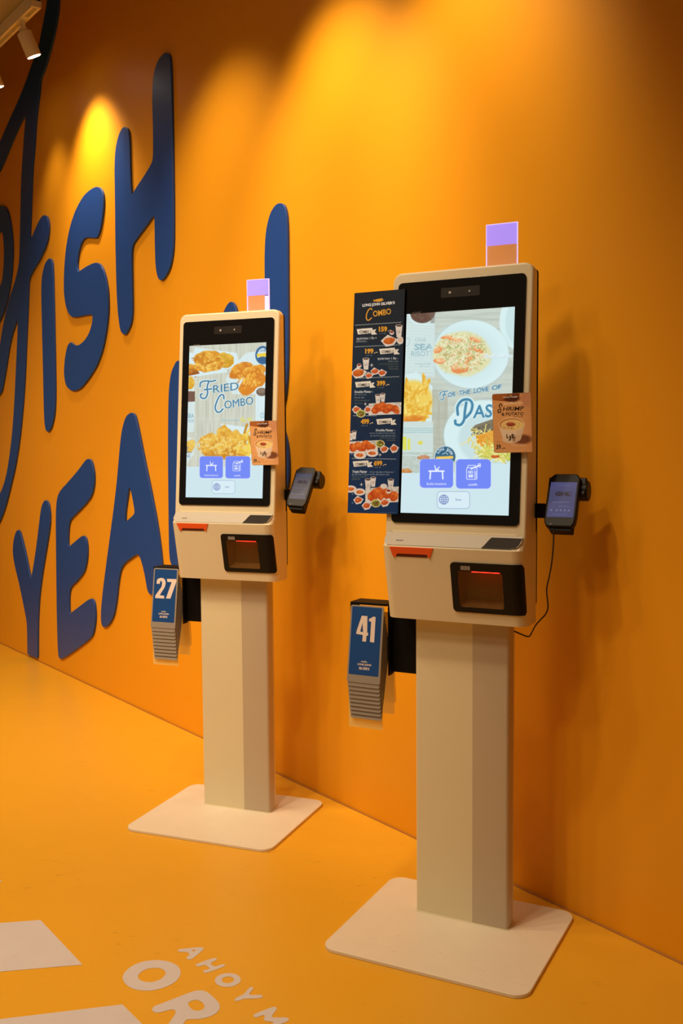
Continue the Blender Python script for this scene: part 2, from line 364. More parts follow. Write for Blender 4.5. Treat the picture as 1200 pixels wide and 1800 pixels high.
# ------------------------------------------------------------------ wall letters
def px(pts, ox, oy, sc): return [(ox + x / sc, oy + y / sc) for x, y in pts]
def wall_letter(name, loops, label, q=.22, n=2, th=.012):
    L = [chaikin([at_wall(p, th) for p in lp], n, q) for lp in loops]
    cx = sum(p[0] for p in L[0]) / len(L[0]); cz = min(p[1] for p in L[0])
    me = fill_mesh([[(p[0] - cx, p[1] - cz) for p in l] for l in L], th - .004, .0015)
    o = link('wall_letter', me, M_letter); o.matrix_world = wallM(th / 2 + .0005) @ Matrix.Translation((cx, cz, 0))
    return tag(o, label, 'wall letter', 'blue letters on the orange wall')
A = lambda p: px(p, 0, 0, 3.462)
B = lambda p: px(p, 0, 300, 2.905)
C = lambda p: px(p, 0, 700, 3.3333)
wall_letter('H', [A([(757, 770), (778, 790), (785, 850), (788, 1000), (792, 1130), (797, 1186), (800, 1188), (830, 1140), (880, 1065), (920, 998), (931, 960), (931, 800), (925, 600), (932, 450), (960, 365), (1005, 318), (1030, 335), (1038, 430), (1046, 800), (1052, 1200), (1053, 1500), (1035, 1620), (1005, 1680), (982, 1706), (960, 1695), (945, 1620), (941, 1450), (940, 1330), (932, 1308), (890, 1370), (830, 1450), (803, 1490), (797, 1560), (800, 1750), (803, 1900), (795, 1970), (768, 2030), (750, 2036), (730, 2010), (716, 1900), (708, 1750), (702, 1500), (699, 1200), (696, 1020), (700, 920), (715, 840), (735, 790)])], 'upper blue letter H with a very tall right stem, right of the S')
wall_letter('S', [B([(487, 80), (515, 92), (527, 130), (525, 200), (512, 290), (498, 335), (488, 344), (460, 339), (430, 342), (410, 375), (396, 430), (391, 490), (397, 518), (402, 516), (440, 490), (487, 468), (515, 482), (536, 540), (549, 620), (550, 720), (540, 820), (520, 920), (490, 1000), (450, 1062), (410, 1112), (370, 1127), (337, 1102), (325, 1040), (330, 960), (343, 895), (358, 876), (368, 884), (382, 894), (402, 893), (430, 870), (455, 830), (470, 780), (473, 745), (468, 731), (420, 740), (375, 749), (352, 735), (335, 690), (325, 620), (326, 520), (335, 400), (355, 290), (385, 200), (430, 120)])], 'blue letter S standing just left of the H in the upper word')
wall_letter('I', [B([(250, 446), (264, 460), (268, 520), (272, 700), (277, 950), (280, 1150), (275, 1250), (260, 1312), (243, 1336), (230, 1318), (224, 1250), (220, 1050), (215, 850), (210, 620), (213, 540), (228, 475)])], 'slim blue letter I, a single upright stroke between the looping f and the S')
f_out = A([(357, -40), (350, 80), (330, 200), (300, 320), (270, 420), (243, 480), (238, 560), (225, 650), (213, 760), (205, 900), (193, 1030), (187, 1200), (180, 1380), (178, 1468), (181, 1470), (200, 1425), (240, 1335), (265, 1307), (288, 1322), (297, 1390), (284, 1480), (240, 1580), (200, 1645), (172, 1700)]) + \
    B([(141, 640), (137, 750), (130, 900), (125, 1030), (116, 1180), (100, 1350), (78, 1500), (50, 1620), (25, 1720), (-5, 1800), (-60, 1880), (-60, 1760), (0, 1650), (20, 1600), (37, 1530), (50, 1440), (62, 1340), (72, 1200), (79, 1050), (86, 900), (90, 800), (89, 755), (86, 755), (75, 790), (60, 835), (45, 900), (30, 1000), (15, 1090), (5, 1135), (-20, 1160), (-40, 1120), (-20, 1000), (0, 885), (10, 820), (25, 740), (50, 640), (75, 570), (92, 500), (98, 450), (101, 350), (104, 200), (107, 60), (114, -60), (123, -190), (132, -285), (129, -290), (100, -240), (60, -150), (20, -50), (0, -5), (-40, 60), (-60, 0), (-20, -110), (0, -150)]) + \
    A([(20, 815), (60, 722), (110, 612), (150, 515), (190, 400), (235, 280), (250, 200), (270, 100), (293, -40)])
wall_letter('f', [f_out], 'long blue looping script letter f running up past the lamp')
wall_letter('o', [B([(-60, 230), (-20, 185), (15, 178), (35, 200), (50, 260), (60, 340), (63, 430), (55, 550), (35, 660), (12, 740), (-20, 800), (-60, 850), (-60, 700), (-20, 640), (2, 585), (11, 560), (19, 480), (20, 400), (15, 330), (7, 305), (-20, 330), (-60, 400)])], 'rounded blue script letter cut off by the left edge of the view')
wall_letter('Y', [C([(105, 771), (118, 790), (145, 900), (165, 1000), (177, 1056), (182, 1056), (196, 980), (215, 850), (230, 720), (241, 640), (255, 605), (268, 598), (284, 620), (292, 700), (285, 780), (265, 900), (245, 1020), (228, 1150), (220, 1280), (218, 1400), (218, 1517), (216, 1522), (190, 1512), (162, 1500), (160, 1494), (158, 1320), (145, 1250), (115, 1100), (85, 980), (73, 900), (79, 830), (92, 785)])], 'dark blue letter Y that reaches down to the floor')
wall_letter('E', [C([(513, 355), (533, 366), (548, 430), (549, 500), (535, 570), (500, 618), (440, 680), (408, 712), (398, 760), (395, 850), (400, 872), (405, 871), (440, 840), (485, 803), (502, 822), (510, 880), (505, 960), (490, 1020), (450, 1070), (412, 1105), (402, 1150), (402, 1240), (406, 1265), (411, 1263), (460, 1225), (532, 1170), (551, 1195), (558, 1280), (548, 1360), (535, 1400), (480, 1445), (400, 1503), (352, 1532), (339, 1505), (333, 1300), (330, 1100), (328, 900), (326, 700), (330, 605), (345, 550), (400, 490), (460, 420), (497, 368)])], 'blue slanted letter E between the Y and the big A')
wall_letter('A', [C([(765, 84), (788, 96), (805, 170), (840, 350), (880, 540), (920, 750), (942, 930), (948, 1020), (930, 1100), (900, 1145), (880, 1152), (863, 1130), (850, 1050), (835, 980), (817, 922), (800, 911), (760, 940), (722, 970), (702, 1010), (690, 1080), (680, 1180), (665, 1270), (640, 1322), (607, 1346), (592, 1322), (590, 1250), (605, 1100), (625, 950), (645, 800), (665, 650), (685, 480), (700, 300), (712, 190), (735, 108)]),
                  C([(757, 520), (768, 545), (788, 655), (786, 682), (732, 729), (729, 724), (732, 660), (742, 590), (752, 525)])], 'blue letter A with a small pointed hole, partly behind the rack of number 27')
wall_letter('H', [[(311, 632), (318, 640), (324, 665), (330, 740), (334, 800), (345, 790), (370, 745), (386, 715), (388, 640), (389, 560), (396, 540), (405, 529), (413, 538), (417, 560), (422, 650), (427, 780), (428, 900), (420, 960), (405, 975), (392, 940), (388, 850), (370, 870), (345, 905), (338, 950), (332, 985), (318, 1002), (303, 999), (297, 980), (296, 900), (295, 780), (296, 690), (300, 655)]], 'second blue letter H, mostly hidden behind the left kiosk')
wall_letter('exclamation', [[(491, 357), (498, 360), (502, 372), (504, 400), (504.5, 500), (505, 600), (504, 660), (500, 705), (490, 722), (480, 700), (471, 640), (466, 560), (464.5, 450), (467, 405), (474, 376), (483, 361)]], 'tall blue stroke of an exclamation mark rising above the left kiosk')
wall_letter('dot', [[(487, 745), (497, 752), (504, 780), (506.5, 815), (506, 845), (503, 861), (492, 868), (480, 850), (474, 810), (476, 765)]], 'blue dot of the exclamation mark, a sliver seen right of the left kiosk')

# ------------------------------------------------------------------ floor lettering
def floor_mark(name, loops, label, it=2, group='white vinyl lettering on the floor', cat='floor letter'):
    L = [chaikin([at_floor(p) for p in lp], it) if it else [np.array(at_floor(p)) for p in lp] for lp in loops]
    c = sum(L[0]) / len(L[0]); me = fill_mesh([[p - c for p in l] for l in L], .0006)
    o = link(name, me, M_decal); o.location = (c[0], c[1], .0005); return tag(o, label, cat, group)
F1 = lambda p: px(p, 300, 1650, 5.4545)
F2 = lambda p: px(p, 200, 1670, 6)
floor_mark('floor_letter', [F1([(68, 112), (80, 103), (180, 92), (300, 82), (318, 92), (310, 110), (270, 145), (215, 190), (190, 202), (165, 202), (150, 188), (155, 175), (180, 160), (178, 145), (155, 128), (90, 130), (70, 122)]), F1([(198, 113), (242, 106), (226, 128), (212, 126)])], 'small white floor letter A, first of its curved word')
floor_mark('floor_letter', [F1([(240, 262), (238, 250), (255, 243), (330, 212), (420, 186), (442, 190), (440, 208), (385, 232), (382, 245), (415, 268), (430, 270), (500, 245), (522, 250), (518, 266), (470, 285), (400, 312), (345, 328), (318, 328), (308, 315), (325, 302), (365, 297), (372, 283), (340, 258), (325, 253), (265, 270)])], 'small white floor letter H, between the small A and small O')
def oval(cx, cy, rx, ry, rot=0, n=20):
    t = math.radians(rot); return [(cx + rx * math.cos(a) * math.cos(t) - ry * math.sin(a) * math.sin(t), cy + rx * math.cos(a) * math.sin(t) + ry * math.sin(a) * math.cos(t)) for a in [2 * math.pi * k / n for k in range(n)]]
floor_mark('floor_letter', [F1(oval(547, 399, 125, 67, -3)), F1(oval(548, 397, 59, 32, -4))], 'small round white floor letter O in the curved word')
floor_mark('floor_letter', [F1([(612, 588), (622, 572), (680, 545), (705, 530), (740, 485), (765, 464), (790, 468), (790, 485), (755, 525), (750, 540), (780, 543), (860, 540), (882, 548), (878, 566), (840, 574), (780, 578), (720, 577), (690, 583), (640, 600), (615, 598)])], 'small white floor letter Y after the small O')
floor_mark('floor_letter', [F1([(790, 742), (797, 728), (850, 705), (900, 685), (980, 656), (1005, 656), (1018, 670), (1005, 695), (968, 745), (970, 757), (1020, 760), (1110, 756), (1138, 775), (1120, 795), (1060, 820), (1000, 848), (960, 862), (935, 850), (950, 835), (985, 812), (980, 800), (900, 790), (888, 780), (905, 745), (890, 732), (830, 755), (805, 757)])], 'small white floor letter M cut by the bottom edge')
floor_mark('floor_letter', [F2([(88, 290), (110, 240), (180, 175), (290, 125), (420, 107), (540, 113), (650, 150), (700, 200), (706, 260), (670, 320), (600, 370), (500, 410), (390, 432), (280, 430), (180, 405), (110, 350)]), F2([(250, 285), (275, 240), (340, 203), (420, 189), (500, 194), (547, 230), (545, 262), (500, 310), (420, 340), (340, 342), (275, 322)])], 'big oval white floor letter O')
floor_mark('floor_letter', [F2([(400, 622), (425, 595), (520, 560), (700, 490), (850, 432), (930, 426), (990, 448), (1060, 508), (1112, 565), (1120, 620), (1080, 672), (1000, 710), (900, 732), (770, 730), (735, 775), (690, 850), (620, 900), (530, 880), (575, 780), (620, 720), (652, 670), (650, 635), (600, 628), (530, 650), (450, 667), (410, 648)]), F2([(776, 570), (800, 545), (870, 523), (930, 550), (962, 592), (940, 632), (880, 647), (820, 630)])], 'big white floor letter R below the big O')
floor_mark('floor_stripe', [[(-250, 1642), (71, 1617.5), (145, 1696), (-250, 1730)]], 'broad white stripe on the floor at the left edge', 0, 'white vinyl stripes on the floor', 'floor stripe')
floor_mark('floor_stripe', [[(-250, 1822), (215, 1766), (330, 1880), (-250, 1950)]], 'white stripe with a cut corner in the bottom left corner', 0, 'white vinyl stripes on the floor', 'floor stripe')
floor_mark('floor_stripe', [[(-250, 1525), (-30, 1520), (3.5, 1550), (-250, 1572)]], 'tip of a white stripe just entering at the left edge', 0, 'white vinyl stripes on the floor', 'floor stripe')

# ------------------------------------------------------------------ pictures
CY = (205, 230, 236)
def buttons(p, b1, b2, lang, globe, tx, u):
    BL = (112, 136, 246)
    for b in (b1, b2):
        p.rr(b[0] - u * .6, b[1] - u * .3, b[2] + u * .6, b[3] + u * 1, u * 4, (215, 225, 250), .7); p.rr(*b, u * 3.6, BL)
    x, y = (b1[0] + b1[2]) / 2, b1[1] + (b1[3] - b1[1]) * .42; W = (235, 242, 255)
    p.stroke([(x - u * 6.8, y), (x + u * 6.8, y)], u * 1.4, W); p.stroke([(x - u * 5.4, y), (x - u * 5.9, y + u * 7)], u * 1.3, W); p.stroke([(x + u * 5.4, y), (x + u * 5.9, y + u * 7)], u * 1.3, W)
    p.stroke([(x, y - 1), (x - u * 1.6, y - u * 5)], u * .9, W); p.stroke([(x, y - u), (x + u * 2.6, y - u * 3.8)], u * .8, W); p.stroke([(x - u, y - u * 1.6), (x + u * 1.8, y - u * 1.4)], u * .9, W)
    p.text('รับประทานอาหาร', x - u * 9, b1[3] - u * 2.7, x + u * 9, u * 2.0, W, bold=.015)
    x, y = (b2[0] + b2[2]) / 2, b2[1] + (b2[3] - b2[1]) * .46
    p.rr(x - u * 6.2, y - u * 4.6, x + u * 3.2, y + u * 6, u, W, line=u * .6); p.stroke([(x - u * 5.4, y - u * 4.6), (x - u * 5, y - u * 6.8), (x + u * 2, y - u * 6.8)], u * .6, W, smooth=False)
    p.stroke([(x - u * 2, y - u * 3.6), (x + u * 1.5, y - u * 5.2), (x + u * 6, y - u * 7)], u * 1.3, W); p.rr(x + u * 4.4, y - u * 8.4, x + u * 6.4, y - u * 5.2, u * .3, W, line=u * .5)
    p.text('NO', x - u * 4.6, y + u * .6, x - u * .2, u * 2.6, W, bold=.04); p.text('88', x - u * 4.6, y + u * 4.2, x - u * .2, u * 2.8, W, bold=.04)
    p.stroke([(x + u * 1.2, y - u * 3), (x + u * 1.2, y + u * 5)], u * .5, W); p.stroke([(x + u * 2.2, y - u * 1), (x + u * 2.2, y + u * 5)], u * .5, W)
    p.text('เอากลับ', x - u * 4.6, b2[3] - u * 2.7, x + u * 3.6, u * 2.0, W, bold=.015)
    p.rr(*lang, u * 3.6, (215, 236, 245)); p.rr(*lang, u * 3.6, (130, 145, 190), line=u * .35)
    gx, gy, r = globe; G = (75, 95, 175)
    for k in (1, .45): p.stroke([(gx + r * k * math.cos(a), gy + r * math.sin(a)) for a in np.linspace(0, 6.2832, 25)], u * .45, G, smooth=False)
    for dy, k in ((-.45, .88), (0, 1), (.45, .88)): p.stroke([(gx - r * k, gy + r * dy), (gx + r * k, gy + r * dy)], u * .45, G)
    p.stroke([(gx, gy - r), (gx, gy + r)], u * .45, G); p.text('ไทย', tx[0] - u * 2.6, tx[1] + u, tx[0] + u * 2.6, u * 1.8, (90, 105, 150))

def pic_left():
    p = Pic([(90, 112), (918, 72), (875, 1775), (47, 1768)], 230, 410, (208, 212, 196))
    p.mix((p.noise(14, 260, 3) - .42) * 1.6, (182, 184, 166)); p.mix((np.sin(p.X / 13) > .93) * .25, (165, 165, 150))
    W = (214, 234, 238)
    p.poly([(40, 180), (150, 190), (150, 420), (40, 440)], W); p.poly([(150, 130), (600, 190), (625, 310), (480, 380), (150, 440), (110, 300)], W)
    p.poly([(560, 330), (700, 190), (930, 150), (930, 560), (800, 640), (560, 640), (480, 480)], W, .9)
    p.fried(300, 245, 150, 85, -8, (244, 192, 70), (206, 130, 26), 1); p.fried(480, 270, 90, 80, 10, (236, 195, 75), (205, 150, 30), 2)
    for k, (x, y, a) in enumerate([(220, 350, 20), (340, 330, -25), (130, 345, 15), (290, 380, 5), (400, 340, -40)]): p.fried(x, y, 90, 32, a, (246, 202, 84), (210, 132, 28), 5 + k)
    p.fried(115, 410, 75, 50, 0, (200, 130, 40), (150, 75, 15), 12); p.poly([(40, 450), (470, 360), (500, 400), (140, 450), (140, 600), (40, 610)], W); p.fried(95, 520, 50, 75, 5, (240, 205, 90), (215, 160, 40), 14)
    p.fried(640, 380, 130, 75, -35, (240, 176, 58), (205, 116, 22), 21); p.fried(780, 390, 130, 62, -15, (242, 184, 64), (212, 124, 24), 22); p.fried(760, 520, 190, 95, -38, (246, 190, 68), (216, 128, 26), 23)
    p.ell(880, 215, 82, 100, (40, 100, 150)); p.ell(880, 215, 60, 76, W); p.poly([(815, 200), (940, 185), (940, 230), (815, 232)], (238, 205, 60)); p.ell(880, 262, 60, 32, (35, 90, 140)); p.text('JOHN', 815, 180, 930, 34, (40, 95, 150))
    p.poly([(60, 610), (150, 610), (150, 720), (60, 730)], (112, 78, 66)); p.poly([(60, 725), (150, 720), (140, 1050), (55, 1060)], W, .8); p.text('SEA', 68, 900, 138, 50, (90, 150, 175)); p.text('FOOD', 62, 950, 140, 36, (110, 165, 185))
    p.poly([(800, 640), (920, 660), (905, 935), (800, 930)], W); p.ell(868, 612, 78, 58, W); p.ell(868, 615, 60, 45, (110, 92, 78)); p.ell(862, 600, 40, 26, (135, 115, 98), soft=.4)
    p.text('cola', 850, 900, 895, 90, (120, 170, 190), a=.8)
    D = (48, 112, 150); L = (218, 236, 238)
    for wd, col in ((34, L), (15, D)):
        p.stroke([(205, 560), (212, 515), (260, 496), (330, 500), (372, 488)], wd, col); p.stroke([(300, 500), (282, 560), (286, 630), (262, 682), (222, 682), (208, 650), (228, 636)], wd, col); p.stroke([(250, 592), (330, 582)], wd, col)
        p.stroke([(462, 690), (455, 650), (420, 655), (385, 720), (368, 790), (390, 835), (425, 830), (450, 800)], wd, col)
    for dx, dy, col in ((-5, -4, L), (5, 4, L), (5, -5, L), (-5, 5, L), (5, 1, (150, 190, 206)), (0, 0, D)):
        p.text('RIED', 345 + dx, 628 + dy, 620 + dx, 88, col, rot=-8, shear=.12, bold=.0); p.text('OMBO', 468 + dx, 800 + dy, 780 + dx, 88, col, rot=-10, shear=.12, bold=.0)
    p.text('สั่งเลยวันนี้', 440, 935, 630, 26, (130, 185, 200)); p.text('เริ่ม 99', 640, 940, 760, 46, (225, 215, 90), bold=.03)
    p.mix(((p.Y > 905) & (p.Y < 912)) * .3, W)
    p.poly([(420, 960), (780, 1010), (790, 1330), (600, 1330)], W); p.poly([(40, 1100), (130, 1120), (140, 1300), (40, 1420)], W, .7)
    p.fried(320, 1180, 120, 110, 15, (244, 205, 95), (214, 150, 45), 31); p.fried(470, 1130, 95, 150, -12, (244, 200, 85), (208, 140, 36), 32); p.fried(600, 1180, 110, 150, -20, (246, 205, 90), (214, 150, 40), 33); p.fried(430, 1260, 200, 90, 0, (242, 195, 80), (200, 130, 30), 34)
    p.strands(720, 1180, 80, 130, 26, 26, [(244, 210, 90), (232, 188, 60), (200, 140, 40)], 1.2, 5, True); p.fried(95, 1210, 50, 80, 20, (245, 215, 110), (225, 180, 70), 37); p.strands(70, 1270, 30, 60, 8, 6, [(60, 110, 165)], 1, 6)
    p.strands(430, 1200, 260, 110, 160, 10, [(248, 216, 110), (224, 160, 50), (240, 196, 84), (236, 220, 150)], .1, 15, soft=16); p.strands(300, 290, 170, 90, 90, 9, [(248, 206, 96), (214, 140, 34), (190, 108, 20)], .14, 16, soft=14); p.strands(750, 450, 150, 110, 80, 10, [(250, 204, 96), (222, 138, 34), (200, 108, 20)], .16, 17, soft=14)
    p.mix((np.sin(p.Y / 3.4) > .55) * .09, (235, 245, 245)); p.mix(((p.X % 118 < 3) & (p.X > 130)) * .16, (120, 125, 115))
    p.mix((p.Y > 1432 - (p.X > 640) * 70) * 1.0, CY)
    buttons(p, (200, 1318, 450, 1555), (478, 1316, 742, 1557), (332, 1580, 580, 1724), (384, 1651, 37), (492, 1650), 8.2)
    return p
def pic_right():
    p = Pic([(85, 93), (1118, 30), (1057, 2025), (27, 2000)], 270, 480, (200, 210, 200)); W = (214, 238, 240)
    p.mix((p.noise(300, 22, 8) - .42) * 1.5, (172, 184, 172)); p.mix(((p.X < 355) & (p.Y < 700)) * 1., (208, 226, 224)); p.mix(((p.X < 345) & (p.Y < 700) & (np.sin(p.Y / 4.5 + np.sin(p.X / 60)) > .6)) * .35, (165, 190, 192))
    p.ell(1130, 180, 160, 260, W); p.ell(1140, 190, 115, 210, (200, 226, 228), soft=.1)
    p.ell(235, 70, 125, 112, (95, 68, 58)); p.mix(((p.noise(9, seed=5) > .62) & (p.Y < 185) & (p.X > 110) & (p.X < 350) & (np.hypot((p.X - 235) / 118, (p.Y - 70) / 105) < 1)) * .5, (150, 115, 95)); p.stroke([(110, 95), (140, 160), (220, 192), (350, 190)], 16, W)
    p.mix((p.X > 315) * (p.X < 355) * (p.Y < 185) * .5, (120, 110, 100))
    T = (62, 120, 150)
    p.text('SEA', 158, 440, 340, 60, T, bold=.02, shear=.1); p.text('SEA', 150, 432, 332, 60, (110, 160, 180), a=.5); p.text('RISOTT', 130, 500, 345, 52, T, a=.8, bold=.01); p.text('CRAB', 165, 360, 270, 38, T, a=.7); p.stroke([(80, 330), (105, 325), (115, 360), (98, 395), (78, 395)], 6, T, .6)
    p.text('ข้าวรีซอตโต้ซีฟู้ด', 165, 580, 320, 18, (90, 140, 160)); p.text('129 บาท', 205, 605, 300, 20, (90, 140, 160))
    p.ell(690, 490, 372, 335, (178, 200, 200), soft=.12, a=.6); p.ell(700, 482, 358, 326, W, soft=.03); sl, d = p.ell(640, 480, 300, 255, (204, 230, 232), soft=.5)
    p.mix((p.X < 350) * (p.Y > 190) * (p.Y < 640) * .55, (208, 228, 226))
    p.ell(615, 480, 275, 215, (222, 222, 176), soft=.12, wob=.08, seed=3)
    p.strands(610, 475, 232, 172, 1300, 7, [(232, 234, 204), (226, 222, 172), (206, 200, 138), (218, 212, 158), (238, 236, 196), (194, 190, 136)], .17, 2, soft=6)
    for k, (x, y, rx, ry, a) in enumerate([(465, 318, 55, 14, -8), (740, 345, 55, 22, 20), (385, 440, 42, 28, -30), (720, 420, 50, 18, -10), (770, 445, 60, 22, 25), (400, 545, 60, 26, 5), (600, 610, 90, 55, -10), (690, 525, 55, 20, -35), (560, 345, 80, 16, 10)]):
        p.fried(x, y, rx, ry, a, (244, 212, 165), (228, 142, 84), 40 + k)
    p.ell(612, 585, 36, 24, (222, 210, 150), soft=.3); p.strands(620, 490, 200, 150, 260, 6, [(238, 236, 206), (214, 208, 150), (160, 170, 100), (226, 150, 96)], .12, 9, soft=6)
    p.text('เริ่มต้นเพียง', 820, 520, 1095, 36, (238, 248, 252), bold=.03); p.text('เริ่มต้นเพียง', 826, 524, 1101, 36, (140, 180, 205), a=.5)
    # chips in the left corner
    p.poly([(40, 690), (180, 650), (335, 790), (325, 1140), (30, 1160)], W, .9)
    p.ell(150, 930, 185, 200, (238, 206, 96), soft=.2)
    for k in range(34):
        r_ = random.Random(k); x_, y_ = 20 + 250 * r_.random(), 760 + 330 * r_.random(); a_ = r_.choice((-70, -35, 10, 25, 60, 80)) + 15 * r_.random(); p.fried(x_, y_, 105, 24, a_, (250, 234, 138), (226, 172, 52), 300 + k)
    p.fried(130, 1100, 150, 34, -8, (240, 190, 90), (216, 130, 40), 340)
    p.mix(((p.X > 330) & (p.X < 480) & (p.Y > 820)) * .55 * (.5 + p.noise(8, 200, 5)), (172, 172, 152)); p.mix(((p.X < 340) & (p.Y > 1125)) * 1., (204, 222, 218)); p.mix(((p.X < 340) & (p.Y > 1180) & (p.Y < 1240)) * .6 * (np.sin(p.Y / 3) > 0), (150, 190, 200))
    p.rr(50, 1270, 85, 1400, 6, (222, 222, 90)); p.rr(95, 1290, 122, 1400, 6, (220, 220, 100)); p.rr(195, 1312, 240, 1345, 6, (222, 214, 90))
    p.mix(((p.X < 480) & (p.Y > 1420)) * .5 * (p.noise(26, 20, 6) + .2), (160, 168, 150)); p.stroke([(40, 1450), (100, 1444), (200, 1452), (320, 1446)], 6, W); p.fried(80, 1600, 60, 25, 0, (225, 180, 120), (190, 120, 60), 60); p.fried(250, 1470, 60, 22, 0, (215, 170, 130), (180, 120, 80), 61)
    p.ell(830, 1260, 395, 345, (176, 198, 196), soft=.12, a=.6); p.ell(830, 1258, 388, 335, W, soft=.03); p.ell(900, 1290, 320, 265, (196, 220, 222), soft=.12, a=.8)
    p.mix(((p.Y < 1110) & (p.Y > 835) & (p.X > 330)) * .0, W)
    P = (70, 120, 150)
    for dx, dy, col in ((5, 5, W), (-5, -4, W), (10, 2, (150, 185, 200)), (0, 0, P)):
        p.text('OR', 478 + dx, 893 + dy, 550 + dx, 46, col, rot=-8, shear=.2, bold=.01); p.text('THE', 582 + dx, 876 + dy, 690 + dx, 46, col, rot=-8, shear=.2, bold=.01); p.text('LOVE', 722 + dx, 856 + dy, 865 + dx, 46, col, rot=-8, shear=.2, bold=.01); p.text('OF', 895 + dx, 828 + dy, 985 + dx, 46, col, rot=-8, shear=.2, bold=.01)
    for wd, col in ((20, W), (9, P)):
        p.stroke([(405, 880), (410, 850), (440, 838), (482, 836)], wd, col); p.stroke([(450, 845), (442, 880), (440, 905), (425, 920), (410, 912)], wd, col); p.stroke([(425, 872), (465, 866)], wd, col)
    for wd, col in ((52, W), (27, (86, 150, 180)), (9, (60, 120, 155))):
        p.stroke([(575, 1060), (572, 985), (615, 925), (680, 918), (712, 960), (700, 1030), (655, 1085), (640, 1090)], wd, col); p.stroke([(655, 945), (642, 1030), (634, 1110), (600, 1158), (556, 1150), (550, 1118)], wd, col)
    for dx, dy, col in ((7, 7, W), (-8, -7, W), (0, 0, (70, 135, 170))):
        p.text('AS', 718 + dx, 1092 + dy, 900 + dx, 125, col, rot=-3, shear=.1, bold=.02); p.text('TA', 915 + dx, 1080 + dy, 1060 + dx, 120, col, rot=-3, bold=.02)
    p.poly([(700, 1200), (740, 1160), (900, 1105), (1070, 1085), (1070, 1190), (900, 1215), (760, 1265)], (128, 120, 98)); p.mix(((p.noise(8, seed=9) > .55) & (p.Y > 1090) & (p.Y < 1262) & (p.X > 700) & (p.Y < 1300 - (p.X - 700) * .32) & (p.Y > 1205 - (p.X - 700) * .35)) * .7, (70, 66, 55))
    p.poly([(745, 1262), (900, 1210), (1070, 1180), (1070, 1330), (920, 1375), (790, 1365), (755, 1330)], (222, 150, 45)); p.strands(900, 1290, 110, 50, 30, 10, [(235, 175, 70), (205, 125, 30), (240, 190, 95)], .5, 11)
    p.strands(860, 1300, 190, 110, 70, 9, [(236, 226, 150), (225, 212, 120)], .3, 12); p.poly([(760, 1265), (900, 1212), (1070, 1182), (1070, 1330), (920, 1372), (795, 1362)], (224, 152, 48), .75); p.strands(940, 1425, 190, 75, 260, 9, [(236, 228, 140), (222, 210, 100), (205, 200, 90), (244, 238, 170), (180, 190, 80)], .35, 13); p.fried(930, 1462, 40, 16, 0, (215, 120, 60), (190, 90, 40), 70)
    p.ell(455, 1462, 104, 104, (205, 225, 228)); p.ell(455, 1462, 97, 97, (48, 100, 130))
    for i, ch in enumerate('LONG JOHN'):
        a = math.radians(-62 + i * 15.5); r = 62
        if ch != ' ': p.text(ch, 455 + r * math.sin(a) - 8, 1462 - r * math.cos(a), 455 + r * math.sin(a) + 8, 27, (225, 238, 240), rot=math.degrees(a), bold=.03)
    p.poly([(370, 1462), (530, 1455), (532, 1480), (368, 1486)], (238, 200, 90)); p.stroke([(430, 1440), (455, 1425), (480, 1440)], 6, (200, 222, 226))
    p.mix(((p.Y > 1617) | ((p.X > 545) & (p.Y > 1530))) * 1., CY)
    buttons(p, (213, 1485, 530, 1760), (558, 1487, 888, 1767), (378, 1794, 688, 1957), (442, 1872, 44), (578, 1872), 10.4)
    return p

